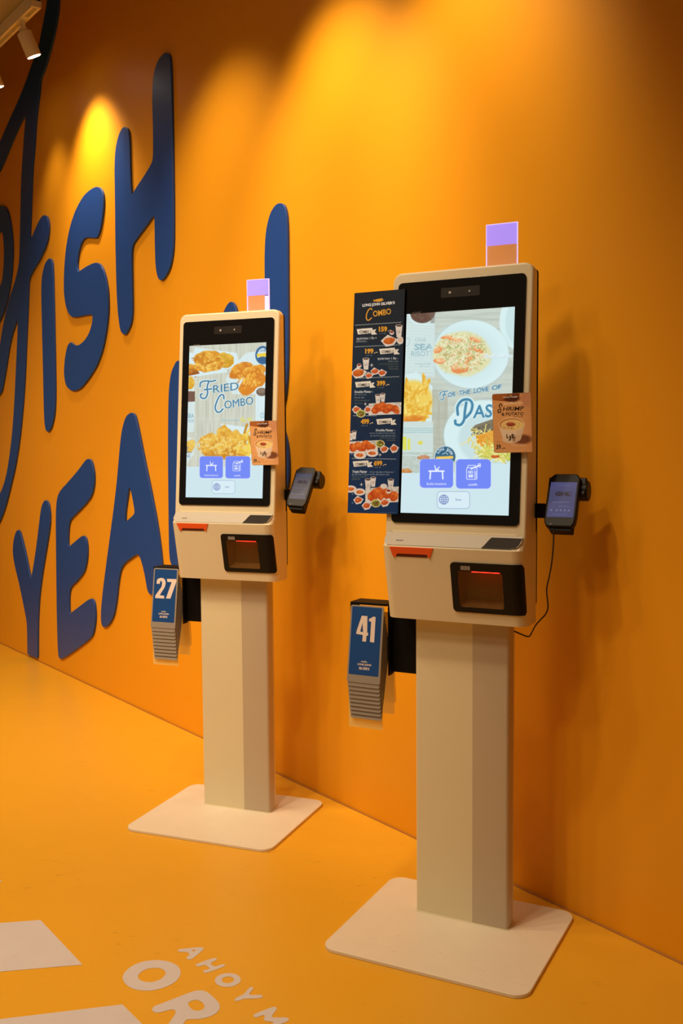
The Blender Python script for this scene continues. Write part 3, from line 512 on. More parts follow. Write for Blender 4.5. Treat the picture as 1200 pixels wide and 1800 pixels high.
def pic_poster():
    k = 1.025; o = lambda x, y: (x * k, y * k + 1755)
    p = Pic([(128, 88), (925, 27), (822, 3582), (21, 3564)], 190, 790, (17, 34, 50))
    t = np.clip(p.Y / 3560, 0, 1)[..., None]; p.c = (1 - t) * np.array((18, 24, 30)) + t * np.array((20, 48, 84)); m = np.clip(1 - np.abs(p.Y - 1350) / 700, 0, 1); p.mix(m * .5, (18, 46, 62)); p.mix((p.noise(60, seed=3) - .6) * .8, (40, 56, 74))
    CR = (232, 214, 190); GD = (226, 152, 40)
    p.ell(515, 203, 72, 22, GD, rot=-6); p.poly([(460, 205), (428, 190), (430, 228)], GD); p.poly([(520, 185), (560, 168), (565, 190)], GD); p.ell(565, 198, 5, 5, (30, 30, 30))
    p.text('LONG JOHN', 258, 303, 535, 42, (240, 226, 212), rot=-5, bold=.035); p.text("SILVER'S", 552, 280, 768, 42, (240, 226, 212), rot=-5, bold=.035)
    p.stroke([(405, 352), (385, 330), (345, 365), (318, 440), (325, 505), (360, 515), (398, 480)], 17, GD); p.text('OMBO', 425, 462, 712, 92, GD, rot=-9, shear=.08, bold=.02)
    def line(x0, y0, x1, y1):
        n = 26; p.stroke([(x0 + (x1 - x0) * i / n, y0 + (y1 - y0) * i / n + (4 if i % 2 else -4)) for i in range(n + 1)], 6, (190, 190, 180))
    line(140, 595, 865, 550); line(135, 935, 850, 905); line(200, 1430, 835, 1405); line(110, 2022, 480, 2022); line(90, 2700, 790, 2708)
    def ribbon(x, y, n, w=1):
        p.poly([(x, y), (x + 245, y - 18), (x + 262, y + 62), (x + 20, y + 85)], CR); p.poly([(x + 225, y + 20), (x + 310, y + 2), (x + 285, y + 45), (x + 325, y + 82), (x + 235, y + 90)], CR); p.stroke([(x + 252, y - 10), (x + 262, y + 55)], 4, (120, 105, 85))
        p.text('COMBO %s' % n, x + 42, y + 66, x + 228, 42, (28, 24, 22), rot=-2, bold=.03)
    def price(x, y, n): p.text(n, x, y, x + 132, 74, GD, rot=-1, bold=.05); p.text('.-', x + 140, y, x + 195, 50, (240, 200, 150), bold=.03); p.text('ปกติ 189', x + 10, y + 40, x + 110, 18, (150, 150, 145))
    ribbon(165, 655, 1); price(515, 692, '159'); ribbon(520, 968, 2); price(300, 1038, '199'); ribbon(140, 1492, 3); price(485, 1545, '399'); ribbon(475, 2078, 4); price(232, 2150, '499'); ribbon(105, 2748, 5); price(440, 2810, '699')
    TX = (210, 205, 195); TD = (140, 134, 96)
    p.text('ชุดปลาทอด 1 ชิ้น +', 165, 822, 480, 34, TX, rot=-2, bold=.02); p.text('เครื่องดื่ม', 162, 862, 325, 30, TX, a=.8); p.text('ชุดปลาทอด 1 ชิ้น -', 498, 1138, 815, 34, TX, rot=-1, bold=.02)
    for x, y, s, a in ((665, 1175, 'กุ้งป๊อป หรือ', 820), (520, 1215, 'นักเก็ตไก่และเฟรนช์ฟรายส์ หรือ', 820), (655, 1255, 'ไก่ป๊อป 3 ชิ้น', 820), (680, 1292, 'หรือสลัด', 815)): p.text(s, x, y, a, 22, TD if x != 665 else TX, a=.8)
    p.text('Double Platter -', 135, 1662, 425, 36, TX, rot=-1, bold=.03)
    for i, (s, a) in enumerate((('ปลาทอด 2 หรือ', 320), ('กุ้งทอด หรือ', 285), ('ไก่ป๊อปและเฟรนช์ฟรายส์', 370), ('หรือสลัดผัก', 255))): p.text(s, 130, 1700 + i * 46, a, 24, TX if i < 2 else TD, a=.8)
    p.text('Double Platter -', *o(460, 500), o(755, 0)[0], 36, TX, bold=.03)
    for x, y, s in ((360, 540, 'ปลา และ เฟรนช์ฟรายส์ กุ้งทอดเครื่องดื่ม'), (375, 580, 'ชุด ปลาทอด หรือ กุ้งทอด หรือ'), (520, 614, 'ไก่ป๊อปและสลัด'), (625, 650, 'เครื่องดื่ม')): p.text(s, *o(x, y), o(757, 0)[0], 24, TX if y < 600 else TD, a=.8)
    p.text('Triple Platter', *o(95, 1142), o(325, 0)[0], 38, TX, bold=.03)
    for x, y, x1, s in ((345, 1142, 750, '- ปลา และ เฟรนช์ฟรายส์ กุ้งทอดและ +'), (90, 1180, 665, 'ชุด ปลาทอด + กุ้งทอดรสเด็ด หรือ กุ้งทอด หรือ'), (88, 1218, 325, 'ไก่ป๊อปและเครื่องดื่ม'), (88, 1254, 215, 'หรือสลัดผัก')): p.text(s, *o(x, y), o(x1, 0)[0], 26, TX if y < 1200 else TD, a=.85)
    WP = (222, 205, 188)
    def cup(x, y, w, h): p.poly([(x, y), (x + w, y), (x + w * .82, y + h), (x + w * .18, y + h)], WP); p.ell(x + w / 2, y + 4, w / 2, h * .1, WP); p.ell(x + w / 2, y + 5, w * .42, h * .075, (80, 48, 36)); p.text('LJS', x + w * .28, y + h * .62, x + w * .72, h * .2, (110, 100, 95))
    def dip(x, y, r): p.ell(x, y, r, r * .9, WP); p.ell(x, y - r * .3, r * .8, r * .45, (150, 50, 36))
    def bag(x, y, w, h, c=(196, 78, 38), sd=0): p.poly([(x - w / 2, y), (x - w * .1, y - h / 2), (x + w / 2, y - h * .1), (x + w * .25, y + h * .38), (x - w * .2, y + h * .5)], WP); p.fried(x - w * .02, y, w * .34, h * .28, -12, (226, 120, 52), c, sd)
    def plate(x, y, r): p.ell(x, y, r, r * .62, WP); p.ell(x, y, r * .75, r * .42, (235, 215, 195)); p.fried(x, y, r * .6, r * .32, 0, (230, 135, 60), (200, 90, 35), int(x))
    def salad(x, y, r): p.ell(x, y, r, r * .85, (226, 204, 130)); p.ell(x, y, r * .82, r * .66, (110, 118, 40)); p.strands(x, y, r * .6, r * .45, 24, 9, [(196, 178, 60), (60, 80, 30), (150, 60, 40)], .5, int(x))
    def pile(x, y, w, h, sd, flip=False):
        p.poly([(x - w * .5, y - h * .3), (x + w * .5, y - h * .4), (x + w * .5, y + h * .42), (x - w * .5, y + h * .5)], WP); p.mix(((p.noise(22, seed=sd) > .6) & (np.abs(p.X - x) < w * .5) & (np.abs(p.Y - y + h * .1) < h * .25)) * .6, (130, 140, 125))
        for i, (fx, fy) in enumerate([(-.28, .12), (-.1, -.12), (.02, .12), (.14, -.02), (-.2, -.02), (.32, .1)]): p.fried(x + w * fx * (-1 if flip else 1), y + h * fy, w * .15, h * .26, -35 + i * 20, (236, 128, 48), (190, 70, 20), sd + i)
    cup(775, 600, 110, 185); dip(718, 715, 36); bag(680, 840, 270, 190, (190, 84, 20), 1); p.ell(850, 838, 52, 58, WP); p.ell(850, 830, 36, 34, (205, 150, 110)); p.poly([(795, 780), (895, 780), (890, 890), (830, 890)], WP, .5)
    cup(260, 1120, 105, 175); dip(205, 1232, 38); bag(200, 1345, 260, 185, (190, 84, 20), 2); bag(362, 1385, 140, 110, sd=3); bag(455, 1320, 150, 120, sd=4); bag(570, 1345, 150, 120, sd=5)
    p.stroke([(380, 1225), (425, 1225)], 9, WP); p.stroke([(402, 1200), (402, 1250)], 9, WP)
    cup(540, 1672, 78, 130); cup(458, 1692, 88, 150); pile(615, 1900, 520, 230, 80); p.stroke([(285, 1838), (322, 1838)], 9, WP); p.stroke([(303, 1815), (303, 1860)], 9, WP)
    bag(*o(160, 165), 150, 130, sd=6); bag(*o(335, 165), 125, 130, sd=7); salad(*o(228, 228), 72)
    cup(*o(90, 500), 72, 130); cup(*o(40, 515), 70, 130); pile(*o(255, 730), 480, 230, 90, True); salad(*o(525, 695), 72); plate(*o(215, 870), 100); plate(*o(402, 838), 98); bag(*o(590, 775), 150, 130, sd=8); bag(*o(742, 765), 150, 150, sd=9)
    x, y = o(522, 865); p.stroke([(x - 20, y), (x + 20, y)], 9, WP); p.stroke([(x, y - 22), (x, y + 22)], 9, WP)
    cup(*o(375, 1212), 88, 150); cup(*o(290, 1245), 100, 180); cup(*o(640, 1245), 100, 170); pile(*o(560, 1470), 540, 300, 100); p.ell(*o(580, 1350), 55, 40, WP); dip(*o(655, 1430), 40)
    plate(*o(70, 1395), 92); plate(*o(210, 1440), 92); bag(*o(190, 1565), 165, 140, sd=10); bag(*o(320, 1650), 165, 145, sd=11); bag(*o(600, 1600), 165, 150, sd=12); salad(*o(460, 1615), 76)
    x, y = o(237, 1325); p.stroke([(x - 20, y), (x + 20, y)], 9, WP); p.stroke([(x, y - 22), (x, y + 22)], 9, WP)
    for q in ((88, 858), (100, 1475), (100, 1610)): p.ell(*o(*q), 14, 8, (110, 130, 150))
    p.text('เงื่อนไขเป็นไปตามที่บริษัทกำหนด', *o(470, 1765), o(765, 0)[0], 12, (110, 118, 125))
    return p
def pic_card():
    p = Pic([(105, 98), (1058, 98), (1040, 1562), (160, 1570)], 130, 200, (226, 158, 96))
    p.mix((p.noise(600, 40, 3) - .4) * .8, (205, 132, 74)); p.mix(np.clip((p.X - 800) / 400, 0, 1) * .5, (190, 115, 68))
    p.poly([(90, 80), (800, 80), (760, 220), (560, 300), (350, 290), (140, 250), (90, 200)], (128, 62, 26)); p.ell(300, 150, 240, 120, (170, 92, 40), soft=.5); p.ell(600, 230, 190, 90, (82, 40, 22), soft=.5); p.ell(930, 220, 120, 260, (200, 132, 88), soft=.6)
    p.text('LONG JOHN', 375, 205, 560, 30, (240, 222, 205), bold=.05); p.text("SILVER'S", 575, 205, 735, 30, (240, 222, 205), bold=.05); p.ell(570, 150, 40, 12, (226, 160, 80))
    p.text('ซุปข้นกุ้ง', 385, 385, 860, 56, (246, 214, 170), bold=.01)
    K = (30, 20, 18)
    p.stroke([(345, 420), (335, 372), (300, 370), (285, 420), (310, 490), (320, 550), (290, 590), (255, 570), (250, 525), (280, 505)], 24, K); p.text('HRIMP', 372, 552, 868, 112, K, shear=.14, bold=.012); p.text('& POTATO', 338, 670, 865, 82, K, bold=.02); p.text('CHOWDER', 612, 716, 850, 24, K)
    p.poly([(275, 930), (880, 900), (800, 1250), (640, 1345), (480, 1340), (370, 1250)], (232, 196, 158)); p.ell(570, 1260, 225, 90, (228, 190, 150)); p.ell(820, 1260, 210, 110, (96, 46, 26), soft=.5, a=.8); p.poly([(790, 1250), (880, 900), (700, 1000), (640, 1340), (760, 1290)], (224, 186, 148), .9)
    p.ell(575, 890, 310, 168, (240, 205, 158)); p.ell(575, 890, 290, 148, (196, 112, 44)); p.ell(590, 905, 272, 135, (236, 190, 118)); p.ell(700, 920, 150, 90, (240, 200, 120), soft=.5)
    p.fried(560, 890, 110, 50, 0, (222, 110, 70), (140, 50, 30), 4); p.strands(570, 930, 220, 90, 40, 10, [(120, 70, 30), (90, 90, 40), (170, 100, 50)], .05, 3)
    p.text('L', 452, 1222, 500, 90, K, bold=.06); p.text('J', 502, 1255, 556, 88, K, bold=.06); p.text('S', 566, 1226, 632, 92, K, bold=.06)
    p.text('พร้อมเสิร์ฟ', 560, 1412, 900, 34, (240, 215, 190), a=.8); p.text('39', 208, 1482, 318, 108, K, bold=.03); p.text('.-', 335, 1482, 425, 60, K, bold=.04); p.text('ถ้วยละ', 215, 1335, 300, 34, (150, 90, 50))
    return p
def pic_terminal(blue):
    p = Pic([(0, 0), (67, 0), (67, 95), (0, 95)], 60, 88, (78, 80, 128) if blue else (105, 100, 105)); p.mix(1 - np.clip(p.Y / 30, 0, 1), (88, 92, 150) if blue else (45, 65, 110)); p.mix(np.clip(p.Y / 95 - .4, 0, 1) * .7, (58, 78, 150) if blue else (95, 95, 110))
    p.rr(12, 24, 58, 38, 2, (72, 62, 110), .5); p.text('GHL', 16, 37, 54, 10, (24, 18, 34), bold=.05); p.text('payment', 12, 56, 52, 5, (130, 135, 185)); p.text('powered by', 26, 67, 54, 4.5, (130, 135, 185))
    for x in (10, 24, 34, 44, 54): p.ell(x, 76, 2.6, 2.6, (160, 170, 210), a=.6)
    p.stroke([(18, 10), (50, 10)], 1, (120, 125, 175)); p.text('cards accepted', 12, 88, 50, 4.5, (110, 120, 180)); return p

# ------------------------------------------------------------------ kiosk
TT, BB = (-.0301, 1.7402), (-.0861, 1.1010)           # screen plane (y,z) top and bottom of the glass
SL = (BB[0] - TT[0]) / (BB[1] - TT[1])
def sy(z, off=0): return TT[0] + (z - TT[1]) * SL - off
TILT = math.atan(SL)
def scrM(off=0.0, z=1.4):  # frame on the screen plane: x right, y up the plane, z out
    return Matrix.Translation((0, sy(z, off), z)) @ Matrix.Rotation(math.radians(90) - TILT, 4, 'X')
LT, LB = (-.1224, 1.0403), (-.0805, .8419)            # lower front face
LS = (LB[0] - LT[0]) / (LB[1] - LT[1])
def ly(z, off=0): return LT[0] + (z - LT[1]) * LS - off
HW, YB, RC = .1939, .010, .030
def ring(yf, hw=HW, yb=YB, r=RC, n=8):
    out = [(-hw, yb), (hw, yb)]
    for k in range(n + 1): a = math.radians(0 - 90 * k / n); out.append((hw - r + r * math.cos(a), yf + r + r * math.sin(a)))
    for k in range(n + 1): a = math.radians(270 - 90 * k / n); out.append((-hw + r + r * math.cos(a), yf + r + r * math.sin(a)))
    return out
def kiosk(M, label, picfn, tilt_id):
    K = thing('self_order_kiosk', label, 'kiosk', M, 'self-order kiosks')
    # base plate, column
    bm = bmesh.new(); prism(bm, rrect(-.279, .271, -.3228, .1542, .04, 8), .010, Matrix.Translation((0, 0, .0))); bmobj('base_plate', bm, M_base, K, bevel=.002)
    bm = bmesh.new(); prism(bm, rrect(-.1324, .1324, -.0273, .030, .008, 5), .85, Matrix.Translation((0, 0, .010))); bmobj('column', bm, M_colm, K, smooth=True)
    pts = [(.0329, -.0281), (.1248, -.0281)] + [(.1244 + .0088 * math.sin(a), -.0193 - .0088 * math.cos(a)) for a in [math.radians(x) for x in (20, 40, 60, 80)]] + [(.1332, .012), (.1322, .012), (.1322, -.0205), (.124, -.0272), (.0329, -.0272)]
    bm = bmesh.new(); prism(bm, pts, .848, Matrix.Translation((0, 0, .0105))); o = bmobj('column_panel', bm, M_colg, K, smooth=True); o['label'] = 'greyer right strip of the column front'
    bm = bmesh.new(); prism(bm, rrect(-.136, .136, -.031, .034, .009, 5), .0015, Matrix.Translation((0, 0, .0100))); bmobj('column_foot', bm, M_colm, K)
    # lower housing
    bm = bmesh.new(); rings = []
    zs = [.8419, LT[1], 1.079]; ys = [LB[0], LT[0], -.0885]
    for z, yf in zip(zs, ys): rings.append([bm.verts.new((x, y, z)) for x, y in ring(yf)])
    n = len(rings[0])
    shelf = []
    for a, b, t in ((rings[0], rings[1], 0), (rings[1], rings[2], 1)):
        for k in range(n):
            f = bm.faces.new((a[k], a[(k + 1) % n], b[(k + 1) % n], b[k]))
            if t and 6 <= k <= n - 7: shelf.append(f)
    bm.faces.new(rings[0][::-1]); bm.faces.new(rings[2])
    bmesh.ops.recalc_face_normals(bm, faces=bm.faces)
    bmesh.ops.inset_region(bm, faces=shelf, thickness=.006, depth=-.0035, use_even_offset=True)
    lower = bmobj('lower_housing', bm, M_shell, K, bevel=.003, ang=28)
    cut = bmesh.new()
    Mw = Matrix.Translation((0, ly(.9355), .9355)) @ Matrix.Rotation(math.radians(90) - math.atan(LS), 4, 'X')
    prism(cut, rrect(.020, .1415, -.0505, .0505, .008, 4), .06, Mw @ Matrix.Translation((0, 0, -.035)))
    evaluated_diff(lower, cut)
    cut = bmesh.new(); box(cut, -.145, -.060, -.12, -.095, 1.0145, 1.0215); evaluated_diff(lower, cut)
    # upper housing slab
    bm = bmesh.new(); out = rrect(-.1937, .1937, 1.045, 1.768, .026, 8)
    a = [bm.verts.new((x, sy(z, .002) + .004, z)) for x, z in out]; b = [bm.verts.new((x, YB - .0002, z)) for x, z in out]
    bm.faces.new(a); bm.faces.new(b[::-1])
    for i in range(len(out)): bm.faces.new((a[i], b[i], b[(i + 1) % len(out)], a[(i + 1) % len(out)]))
    bmobj('screen_housing', bm, M_shell, K, bevel=.006, seg=4)
    # thin black back plate
    bm = bmesh.new(); prism(bm, rrect(-.192, .1947, .885, 1.755, .01, 4), .004, Matrix.Translation((0, YB + .0045, 0)) @ Matrix.Rotation(math.radians(90), 4, 'X')); bmobj('back_plate', bm, M_black, K)
    # glass + display
    Ms = scrM(0, 1.4206); hh = .5 * math.hypot(TT[0] - BB[0], TT[1] - BB[1])
    bm = bmesh.new(); prism(bm, rrect(-.176, .176, -hh, hh, .012, 6), .004, Ms @ Matrix.Translation((0, 0, -.0020))); glass = bmobj('screen_glass', bm, M_glass, K, bevel=.0006, seg=2)
    p = picfn(); top = hh - 2 * hh * .1317; bot = hh - 2 * hh * .9592
    P0 = Ms @ Vector((-.149, top, .0026)); U = Ms.to_3x3() @ Vector((.298, 0, 0)); V = Ms.to_3x3() @ Vector((0, bot - top, 0))
    d = p.sheet('display', P0, U, V, M_screen, glass); d['label'] = 'lit touch display showing food pictures and blue buttons'
    bm = bmesh.new(); prism(bm, rrect(-.053, .054, .2725, .2985, .003, 3), .0004, Ms @ Matrix.Translation((0, 0, .0021))); cb = bmobj('camera_bar', bm, M_grey, glass)
    for x in (-.028, .004, .026):
        bm = bmesh.new(); cyl(bm, .0035 if x < .01 else .0025, .0006, 16, Ms @ Matrix.Translation((x, .2855, .0027))); bmobj('camera_lens', bm, M_smoke if x == .004 else M_silver, glass)
    place_text('maker_lettering', 'nimi', M_smoke2, glass, Ms @ Matrix.Translation((-.121, .2385, .0024)), width=.024, height=.008, bold=.0)
    # receipt outlet
    bm = bmesh.new(); Mf = Matrix.Translation((0, ly(1.0258), 1.0258)) @ Matrix.Rotation(math.radians(90) - math.atan(LS), 4, 'X')
    prism(bm, [(-.166, .0145), (-.0415, .0145), (-.0525, -.0135), (-.056, -.0135), (-.058, -.0075), (-.062, -.004), (-.142, -.004), (-.147, -.0075), (-.150, -.0135), (-.157, -.0135)], .004, Mf @ Matrix.Translation((0, 0, -.0015)))
    slot = bmobj('receipt_outlet', bm, M_red, K, bevel=.0008, seg=2); slot['label'] = 'orange-red receipt outlet'
    bm = bmesh.new(); prism(bm, [(-.147, -.0025), (-.058, -.0025), (-.060, -.0125), (-.148, -.0125)], .0008, Mf @ Matrix.Translation((0, 0, .0002))); bmobj('slot_opening', bm, M_dark, slot)
    bm = bmesh.new(); Msh = Matrix.Translation((0, -.10545 , 1.0597)) @ Matrix.Rotation(math.atan2(.0387, .0339), 4, 'X')
    for k in range(5): box(bm, -.153 + k * .0045, -.150 + k * .0045, -.0008 - (k % 2) * .001, .0008, -.0012, -.0008, Msh @ Matrix.Translation((0, -.004, 0)))
    bmobj('shelf_symbol', bm, M_grey, K)
    # shelf skin and dark reader pad
    bm = bmesh.new(); prism(bm, [(-.176, -.0195), (.1645, -.0195), (.182, -.010), (.1875, .004), (.1875, .0225), (-.1875, .0225), (-.1875, -.006)], .0006, Msh @ Matrix.Translation((0, 0, -.0024))); bmobj('shelf', bm, M_shelf, K)
    bm = bmesh.new(); prism(bm, [(.087, -.0190), (.162, -.0190), (.174, -.015), (.182, -.006), (.1855, .006), (.187, .0155), (.1075, .0155), (.102, .008), (.095, -.006)], .0015, Msh @ Matrix.Translation((0, 0, -.0019))); bmobj('card_reader_pad', bm, M_smoke, K, bevel=.0004, seg=1)
    # scanner panel wrapping the rounded corner
    R0 = .011; cols = []
    xs = [.0025, .0035, .006, .010, .0135] + list(np.linspace(.0195, .1639, 9)) + [None] * 7
    Z1, Z0 = 1.0055, .8725
    bm = bmesh.new(); prev = None; arc = 0
    for i, x in enumerate(xs):
        ed = 0
        if x is not None:
            dd = x - .0025; ed = R0 - math.sqrt(max(0, R0 * R0 - (R0 - dd) ** 2)) if dd < R0 else 0
        else:
            arc += 1; ang = math.radians(arc * 9.3); dd = (7 - arc) * .0049; ed = R0 * .8 - math.sqrt(max(0, (R0 * .8) ** 2 - (R0 * .8 - dd) ** 2)) if dd < R0 * .8 else 0
        col = []
        for off in (.0035, -.001):
            row = []
            for q in range(9):
                z = (Z0 + ed) + (Z1 - Z0 - 2 * ed) * q / 8; yf = ly(z)
                if x is not None: row.append(bm.verts.new((x, yf - off, z)))
                else: row.append(bm.verts.new((HW - RC + (RC + off) * math.sin(ang), yf + RC - (RC + off) * math.cos(ang), z)))
            col.append(row)
        if prev:
            for q in range(8):
                bm.faces.new((prev[0][q], col[0][q], col[0][q + 1], prev[0][q + 1])); bm.faces.new((prev[1][q], prev[1][q + 1], col[1][q + 1], col[1][q]))
            bm.faces.new((prev[0][0], prev[1][0], col[1][0], col[0][0])); bm.faces.new((prev[0][8], col[0][8], col[1][8], prev[1][8]))
        else:
            for q in range(8): bm.faces.new((col[0][q], col[0][q + 1], col[1][q + 1], col[1][q]))
        prev = col
    for q in range(8): bm.faces.new((prev[0][q], prev[1][q], prev[1][q + 1], prev[0][q + 1]))
    scn = bmobj('scanner_panel', bm, M_black, K, smooth=True)
    cut = bmesh.new(); prism(cut, rrect(.0205, .141, -.050, .050, .008, 4), .06, Mw @ Matrix.Translation((0, 0, -.03))); evaluated_diff(scn, cut)
    for pl in scn.data.polygons: pl.use_smooth = True
    scn.data.set_sharp_from_angle(angle=math.radians(35))
    # cavity liner: open box
    bm = bmesh.new(); o1 = rrect(.0207, .1408, -.0498, .0498, .008, 4); o2 = rrect(.034, .128, -.040, .038, .006, 4)
    va = [bm.verts.new((*q, .0015)) for q in o1]; vb = [bm.verts.new((*q, -.026)) for q in o2]; m_ = len(o1)
    for k in range(m_): bm.faces.new((va[k], va[(k + 1) % m_], vb[(k + 1) % m_], vb[k]))
    bm.faces.new(vb); bmesh.ops.transform(bm, matrix=Mw, verts=bm.verts); bmobj('scanner_window', bm, M_cav, K, smooth=True)
    bm = bmesh.new(); box(bm, .058, .132, .0458, .0468, -.0045, -.0015, Mw); bmobj('scanner_light', bm, M_led, K)
    bm = bmesh.new(); prism(bm, rrect(.0212, .1403, -.0493, .0493, .008, 4), .0006, Mw @ Matrix.Translation((0, 0, .0018))); bmobj('scanner_glass', bm, M_pane, K)
    bm = bmesh.new()
    x = .031
    for k in range(9):
        w_ = .0008 + .0009 * ((k * 7) % 3); box(bm, x, x + w_, .0525, .0635, .0035, .0038, Mw); x += w_ + .0012
    bmobj('barcode_label', bm, M_silver, scn)
    # status panel on top
    for nm, zz, m_ in (('status_light', (1.822, 1.8745), M_frost), ('status_light_base', (1.762, 1.8222), M_clear)):
        bm = bmesh.new(); box(bm, .0605, .1425, -.003, .003, *zz); bmobj(nm, bm, m_, K)
    bm = bmesh.new()
    for a_ in ((.0595, .0608, 1.762, 1.8755), (.1422, .1435, 1.762, 1.8755), (.0595, .1435, 1.8745, 1.8762)): box(bm, a_[0], a_[1], -.0034, .0034, a_[2], a_[3])
    if tilt_id: box(bm, .128, .1415, -.0033, .0033, 1.77, 1.818)
    bmobj('status_light_edge', bm, M_edge, K)
    bm = bmesh.new(); box(bm, .194, .226, -.006, .012, 1.117, 1.154); box(bm, .226, .262, -.006, .0, 1.119, 1.150); bmobj('terminal_bracket', bm, M_blackm, K, bevel=.001)
    return K
def mk(k):
    x, y, t = ((.32947, 2.67919, -.46946), (-.37497, 3.53179, -.37483))[k]
    return Matrix.Translation((x, y, 0)) @ Matrix.Rotation(t, 4, 'Z')
KR, KL = mk(0), mk(1)
kiosk(KR, 'nearer white self-order kiosk, its screen showing pasta, with the menu poster on its left edge', pic_right, 0)
kiosk(KL, 'farther white self-order kiosk, its screen showing fried chicken, by the rack of number 27', pic_left, 1)

# ------------------------------------------------------------------ poster and price cards
pt = thing('menu_poster', 'tall dark blue combo menu poster fixed to the left edge of the nearer kiosk screen', 'poster', KR)
Mp = scrM(0, 1.4206); R3 = Mp.to_3x3()
def psheet(p, name, x0, x1, z1, z0, off, parent, m=M_print):
    P0 = Vector((x0, sy(z1, off), z1)); V = Vector((0, sy(z0, off) - sy(z1, off), z0 - z1)); return p.sheet(name, P0, (x1 - x0, 0, 0), V, m, parent, (1.05, 1.4, 2.1))
psheet(pic_poster(), 'printed_face', -.3035, -.1535, 1.7228, 1.1238, .0095, pt)
bm = bmesh.new(); a = [(-.3037, 1.723), (-.1533, 1.723), (-.1533, 1.1236), (-.3037, 1.1236)]
va = [bm.verts.new((x, sy(z, .0092), z)) for x, z in a]; vb = [bm.verts.new((x, sy(z, .0048), z)) for x, z in a]; bm.faces.new(va); bm.faces.new(vb[::-1])
for i in range(4): bm.faces.new((va[i], vb[i], vb[(i + 1) % 4], va[(i + 1) % 4]))
bmobj('backing_board', bm, M_black, pt)
pc = pic_card()
for KM, ex, zc, lab, x0 in ((KR, 1, 1.361, 'brown shrimp and potato soup card on the right edge of the nearer kiosk screen', .1085), (KL, 2, 1.3145, 'brown shrimp and potato soup card on the right edge of the farther kiosk screen', .112)):
    c = thing('price_card', lab, 'price card', KM @ Matrix.Translation((x0 + .0505, sy(zc, .026), zc)) @ Matrix.Rotation(math.radians(90 + 9) - TILT, 4, 'X') @ Matrix.Rotation(math.radians(.8), 4, 'Z'), 'shrimp soup price cards')
    pc.sheet('printed_face', (-.0495, .0735, .0013), (.099, 0, 0), (0, -.147, 0), M_print, c, (1.1, 1.35, 1.75))
    bm = bmesh.new(); prism(bm, rrect(-.0505, .0505, -.0745, .0745, .006, 5), .002, Matrix.Translation((0, 0, -.001))); bmobj('card_sleeve', bm, mat('brown_card_edge', (.45, .24, .12), rough=.4), c)
    bm = bmesh.new(); box(bm, -.0, .030, .01, .030, -.034, -.001); bmobj('mounting_clip', bm, M_black, c, bevel=.002)

# ------------------------------------------------------------------ payment terminals and cable
def terminal(KM, x0, wd, zt, zb, yt, yb, label, blue, roll):
    ln = math.hypot(zt - zb, yt - yb); tl = math.atan2(yt - yb, zt - zb)
    M = KM @ Matrix.Translation((x0 + wd / 2, (yt + yb) / 2, (zt + zb) / 2)) @ Matrix.Rotation(math.radians(90) - tl, 4, 'X') @ Matrix.Rotation(math.radians(roll), 4, 'Z')
    T = thing('payment_terminal', label, 'payment terminal', M, 'card payment terminals'); h = ln / 2; w2 = wd / 2
    bm = bmesh.new(); prism(bm, [(-w2 + .008, -h), (w2 - .008, -h), (w2 - .002, -h + .012), (w2, -h + .03), (w2, h - .012), (w2 - .010, h), (-w2 + .014, h), (-w2, h - .014), (-w2, -h + .03), (-w2 + .002, -h + .012)], .022, Matrix.Translation((0, 0, -.022))); bmobj('body', bm, M_black, T, bevel=.004, seg=4)
    s = pic_terminal(blue); sc = (wd - .014); s.sheet('screen', (-sc / 2, h - ln * .165, .0006), (sc, 0, 0), (0, -ln * .66, 0), M_tscreen, T)
    bm = bmesh.new(); cyl(bm, .026, wd + .016, 28, Matrix.Translation((.008, h - .032, -.038)) @ Matrix.Rotation(math.radians(90), 4, 'Y')); box(bm, -w2 - .004, w2 + .012, h - .052, h - .004, -.040, -.014); bmobj('printer_cover', bm, M_black, T, bevel=.003)
    bm = bmesh.new(); prism(bm, rrect(-w2 + .014, w2 - .010, -h - .008, -h + .03, .003, 3), .030, Matrix.Translation((0, 0, -.038))); bmobj('dock_cradle', bm, M_blackm, T, bevel=.002)
    bm = bmesh.new(); box(bm, -w2 + .018, -w2 + .021, -h + .006, -h + .008, -.0002, .0006); bmobj('indicator_mark', bm, M_silver, T)
terminal(KR, .2245, .0815, 1.231, 1.099, .022, -.040, 'black payment terminal with a dim blue screen beside the nearer kiosk, on a cable', True, 0)
terminal(KL, .2250, .0755, 1.231, 1.101, .022, -.062, 'black payment terminal tipped back on the bracket of the farther kiosk', False, -3.5)
cab = [(.2513, -.035, 1.0954), (.2503, -.0316, 1.0612), (.2479, -.0281, 1.0333), (.2436, -.0247, .9996), (.2373, -.0213, .9684), (.231, -.0178, .9454), (.2287, -.0144, .928), (.2302, -.0109, .9053), (.2305, -.0075, .8852), (.2235, -.0041, .8673), (.2112, -.0006, .8531), (.1961, .0028, .8359), (.1866, .0063, .8189), (.1784, .0097, .8048), (.1702, .0131, .8012), (.1546, .0166, .8045), (.13, .02, .812)]
bm = bmesh.new(); tube(bm, [(p[0], p[1], p[2]) for p in catmull(cab, 5)], .0020, 8)
o = bmobj('power_cable', bm, mat('black_cable_rubber', (.03, .02, .018), rough=.5), smooth=True); o.matrix_world = KR
tag(o, 'thin dark cable hanging from the nearer payment terminal to the column', 'cable')

